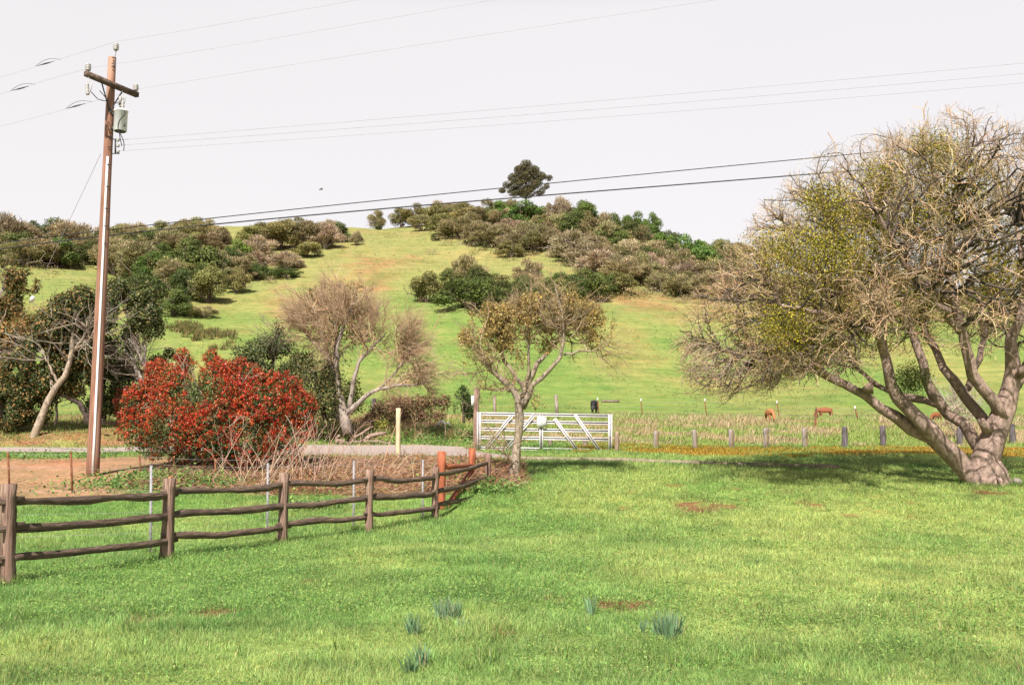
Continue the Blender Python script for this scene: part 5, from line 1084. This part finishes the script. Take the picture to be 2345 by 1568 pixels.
    a.build('bolt', M['metal_dark'], t)
    return g, Yp
PG, YP = pole()
def line(label, pts, r, mat, group, n=60, extra=None):
    P = np.array([at(x, y, YP+d) for x, y, d in pts]); s = np.r_[0, np.cumsum(np.linalg.norm(np.diff(P, axis=0), axis=1))]
    # smooth interpolation through the traced points
    c = [np.polyfit(s, P[:, i], min(len(P)-1, 3 if len(P) > 3 else 2)) for i in range(3)]; t_ = np.linspace(0, s[-1], n); Q = np.stack([np.polyval(k, t_) for k in c], 1)
    a = Acc(); tubes(a, Q[None], np.full((1, n), r), 6); t = thing('power_line', label, 'power line', Q[0], group); a.build('cable', M[mat], t)
    if extra:
        x, y, d = extra; c_ = at(x, y, YP+d); dr = nrm(at(x+10, y-2.7, YP+d)-c_); a = Acc(); tube(a, [c_-dr*.24, c_-dr*.14, c_-dr*.05, c_+dr*.08, c_+dr*.14, c_+dr*.24], [.006, .012, .022, .022, .012, .006], 8); tube(a, resamp([c_-dr*.3, c_-dr*.1+[0, 0, .11], c_+dr*.15+[0, 0, .12], c_+dr*.42], 8), .006, 4); a.build('splice', M['metal_dark'], t)
gp = 'overhead wires strung from the utility pole'
line('thin upper wire leading right from the pole-top insulator', [(266, 96, 0), (540, 50, 0), (820, 0, 0), (1500, -118, 0)], .0032, 'wire_thin', gp)
line('thin upper wire leading left from the pole-top insulator', [(266, 96, 0), (125, 140, 3), (0, 178, 6), (-300, 262, 12)], .0032, 'wire_thin', gp, 60, (105, 146, 3.4))
line('thin wire leading right from the left crossarm insulator', [(206, 156, -.7), (400, 126, -.6), (1120, 2, 0), (1700, -98, 0)], .0032, 'wire_thin', gp)
line('thin wire leading left from the left crossarm insulator', [(206, 156, -.7), (100, 186, 2), (0, 216, 5), (-300, 300, 12)], .0032, 'wire_thin', gp, 60, (47, 203, 3.6))
line('thin wire leading right from the right crossarm insulator', [(313, 205, .7), (840, 122, .5), (1620, 3, 0), (2200, -86, 0)], .0032, 'wire_thin', gp)
line('thin wire leading left from the right crossarm insulator behind the pole', [(313, 205, .7), (175, 244, 2), (0, 290, 5), (-300, 370, 12)], .0032, 'wire_thin', gp, 60, (175, 243, 2))
line('uppermost of the three thin wires from the rack below the transformer', [(272, 321, 0), (1172, 248, 1), (1800, 194, 1.5), (2344, 145, 2), (2900, 92, 2)], .0045, 'wire_thin', gp)
line('middle of the three thin wires from the rack below the transformer', [(272, 333, 0), (1172, 266, 1), (1800, 215, 1.5), (2344, 169, 2), (2900, 118, 2)], .0045, 'wire_thin', gp)
line('lowest of the three thin wires from the rack below the transformer', [(272, 346, 0), (1172, 284, 1), (1800, 236, 1.5), (2344, 190, 2), (2900, 140, 2)], .0045, 'wire_thin', gp)
line('upper thick black cable crossing low behind the big tree', [(-300, 605, 8), (0, 557, 5), (228, 524, .1), (700, 483, 1.), (1270, 420, 2.), (1870, 357, 3), (2344, 317, 4), (2900, 262, 4)], .012, 'wire', gp, 90)
line('lower thick black cable crossing low behind the big tree', [(-300, 632, 8), (0, 580, 5), (230, 531, .1), (770, 490, 1.), (1265, 450, 2.), (1870, 399, 3), (2344, 352, 4), (2900, 300, 4)], .017, 'wire', gp, 90)
def guy():
    P = np.array([at(231, 352, YP+.1), at(50, 735, YP+8.5)]); g = P[1]; t = thing('guy_wire', 'thin slanting guy wire with a white guard left of the pole', 'guy wire', g); a = Acc(); tube(a, [P[0], g, g+(g-P[0])*.12], .006, 6); a.build('wire', M['wire_thin'], t)
    a = Acc(); c = P[0]+(P[1]-P[0])*.835; d = nrm(P[1]-P[0]); tube(a, [c-d*.12, c+d*.12], .07, 8); a.build('insulator', M['white'], t)
guy()
# ------------------------------------------------------------------ small things
def fallen():
    Y0 = 33.6; t = thing('fallen_log', 'grey weathered fallen branch lying on the verge behind the lane', 'log', onY(830, Y0)); a = Acc(); q = lambda x, y, d=0: at(x, y-4, Y0+d)
    for pts, r0, r1 in (([(770, 1014), (790, 1022), (812, 1018), (830, 1012), (845, 1002), (862, 998), (884, 994)], .13, .05), ([(832, 1014), (855, 1014), (880, 1019), (904, 1017)], .07, .045), ([(800, 1012), (828, 997), (840, 988), (853, 980)], .06, .03), ([(775, 1018), (770, 1008), (778, 1000)], .08, .05), ([(800, 1022), (812, 1008), (822, 1003)], .06, .03)):
        P = resamp([q(x, y, rng.normal()*.06) for x, y in pts], 10); tube(a, P, np.linspace(r0, r1, 10)*(1+rng.normal(size=10)*.12), 8, jit=.012)
    a.build('log', M['log'], t, True)
fallen()
t = thing('broken_stick', 'white broken stick bent in the dry grass left of the gate', 'stick', at(1011, 975, 36)); a = Acc(); tube(a, [at(993, 981, 36), at(1011, 963, 35.8)], .035, 6); tube(a, [at(1011, 963, 35.8), at(1020, 972, 35.8)], .045, 6); tube(a, [at(1024, 966, 35.8), at(1031, 973, 35.7)], .025, 6); a.build('stick', M['white'], t)
def stone():
    g = onY(2311, 22.8); t = thing('stone', 'small pale stone lying right of the big tree trunk', 'stone', g); a = Acc(); lathe(a, g-[0, 0, .04], [(.07, 0), (.10, .04), (.105, .1), (.08, .15), (.03, .175)], 10); V = a.v[0]; V += rng.normal(size=V.shape)*.006; a.build('stone', M['stone'], t, True)
stone()
for i, (x, y, n, w, h, lb) in enumerate([(1027, 1424, 130, 36, 58, 'wide blue-green tuft of bulb leaves, left of the two largest tufts'), (1530, 1464, 150, 38, 66, 'wide blue-green tuft of bulb leaves, right of the two largest tufts'), (948, 1452, 45, 18, 52, 'sparse bulb leaf tuft just below left of the wide left tuft'),
                                      (962, 1528, 42, 14, 56, 'narrow bulb leaf tuft nearest the bottom photo edge'), (938, 1540, 18, 12, 48, 'few bulb leaves beside the lowest tuft'), (1352, 1408, 16, 8, 52, 'slim bulb leaf tuft between the two wide tufts'), (1473, 1452, 12, 7, 40, 'thin bulb leaves just left of the wide right tuft'), (1060, 1440, 14, 16, 34, 'few bulb leaves at the right foot of the wide left tuft')]):
    g = ground(x, y); s = g[1]/FD; r = w*s; a = Acc(); ang = rng.uniform(0, math.tau, n); rr = r*np.sqrt(rng.random(n))*.6; S = g+np.stack([np.cos(ang)*rr, np.sin(ang)*rr*.7, rr*0-.02], 1)
    D = np.stack([np.cos(ang)*rr/r*.45+rng.normal(size=n)*.1, np.sin(ang)*.2+rng.normal(size=n)*.1, np.ones(n)], 1); P = grow(S, D, h*s*rng.uniform(.45, 1.15, n), 5, .09)
    side = nrm(np.stack([rng.normal(size=n)+1, rng.normal(size=n)*.6, np.zeros(n)], 1)); wd = .006*np.array([1, 1.05, 1, .8, .2]); V = np.stack([P-side[:, None]*wd[None, :, None], P+side[:, None]*wd[None, :, None]], 2); idx = np.arange(n*10).reshape(n, 5, 2)
    F = np.stack([idx[:, :-1, 0], idx[:, :-1, 1], idx[:, 1:, 1], idx[:, 1:, 0]], -1); a.add(V, F, np.repeat(pal([(.20, .33, .17), (.28, .42, .24), (.13, .23, .11), (.44, .42, .2)], n, .18, [.35, .3, .3, .05]), 10, 0))
    o = a.build('bulb_leaves', M['grass'], None, loc=g); tag(o, lb, 'plant', 'blue-green tufts of bulb leaves in the lawn')
def bird():
    c = at(735, 434, 90); t = thing('flying_bird', 'small dark bird gliding in the sky left of the summit', 'bird', c); a = Acc(); tube(a, [c-[.18, 0, .01], c-[.08, 0, 0], c+[.06, 0, .01], c+[.16, 0, .03], c+[.2, 0, .02]], [.02, .05, .055, .03, .01], 8); a.build('body', M['bird'], t)
    for s in (-1, 1):
        a = Acc(); w0, w1, w2 = c+np.array([0, 0, .02]), c+np.array([.10*s-.02, -.22, .07]) if s > 0 else c+np.array([-.14, .22, .09]), c+np.array([.22*s, -.35*s, .03+.03*s]); tube(a, [w0, w1, w2], [.06, .045, .01], 6, sq=(.25, 1)); a.build('wing', M['bird'], t)
bird()
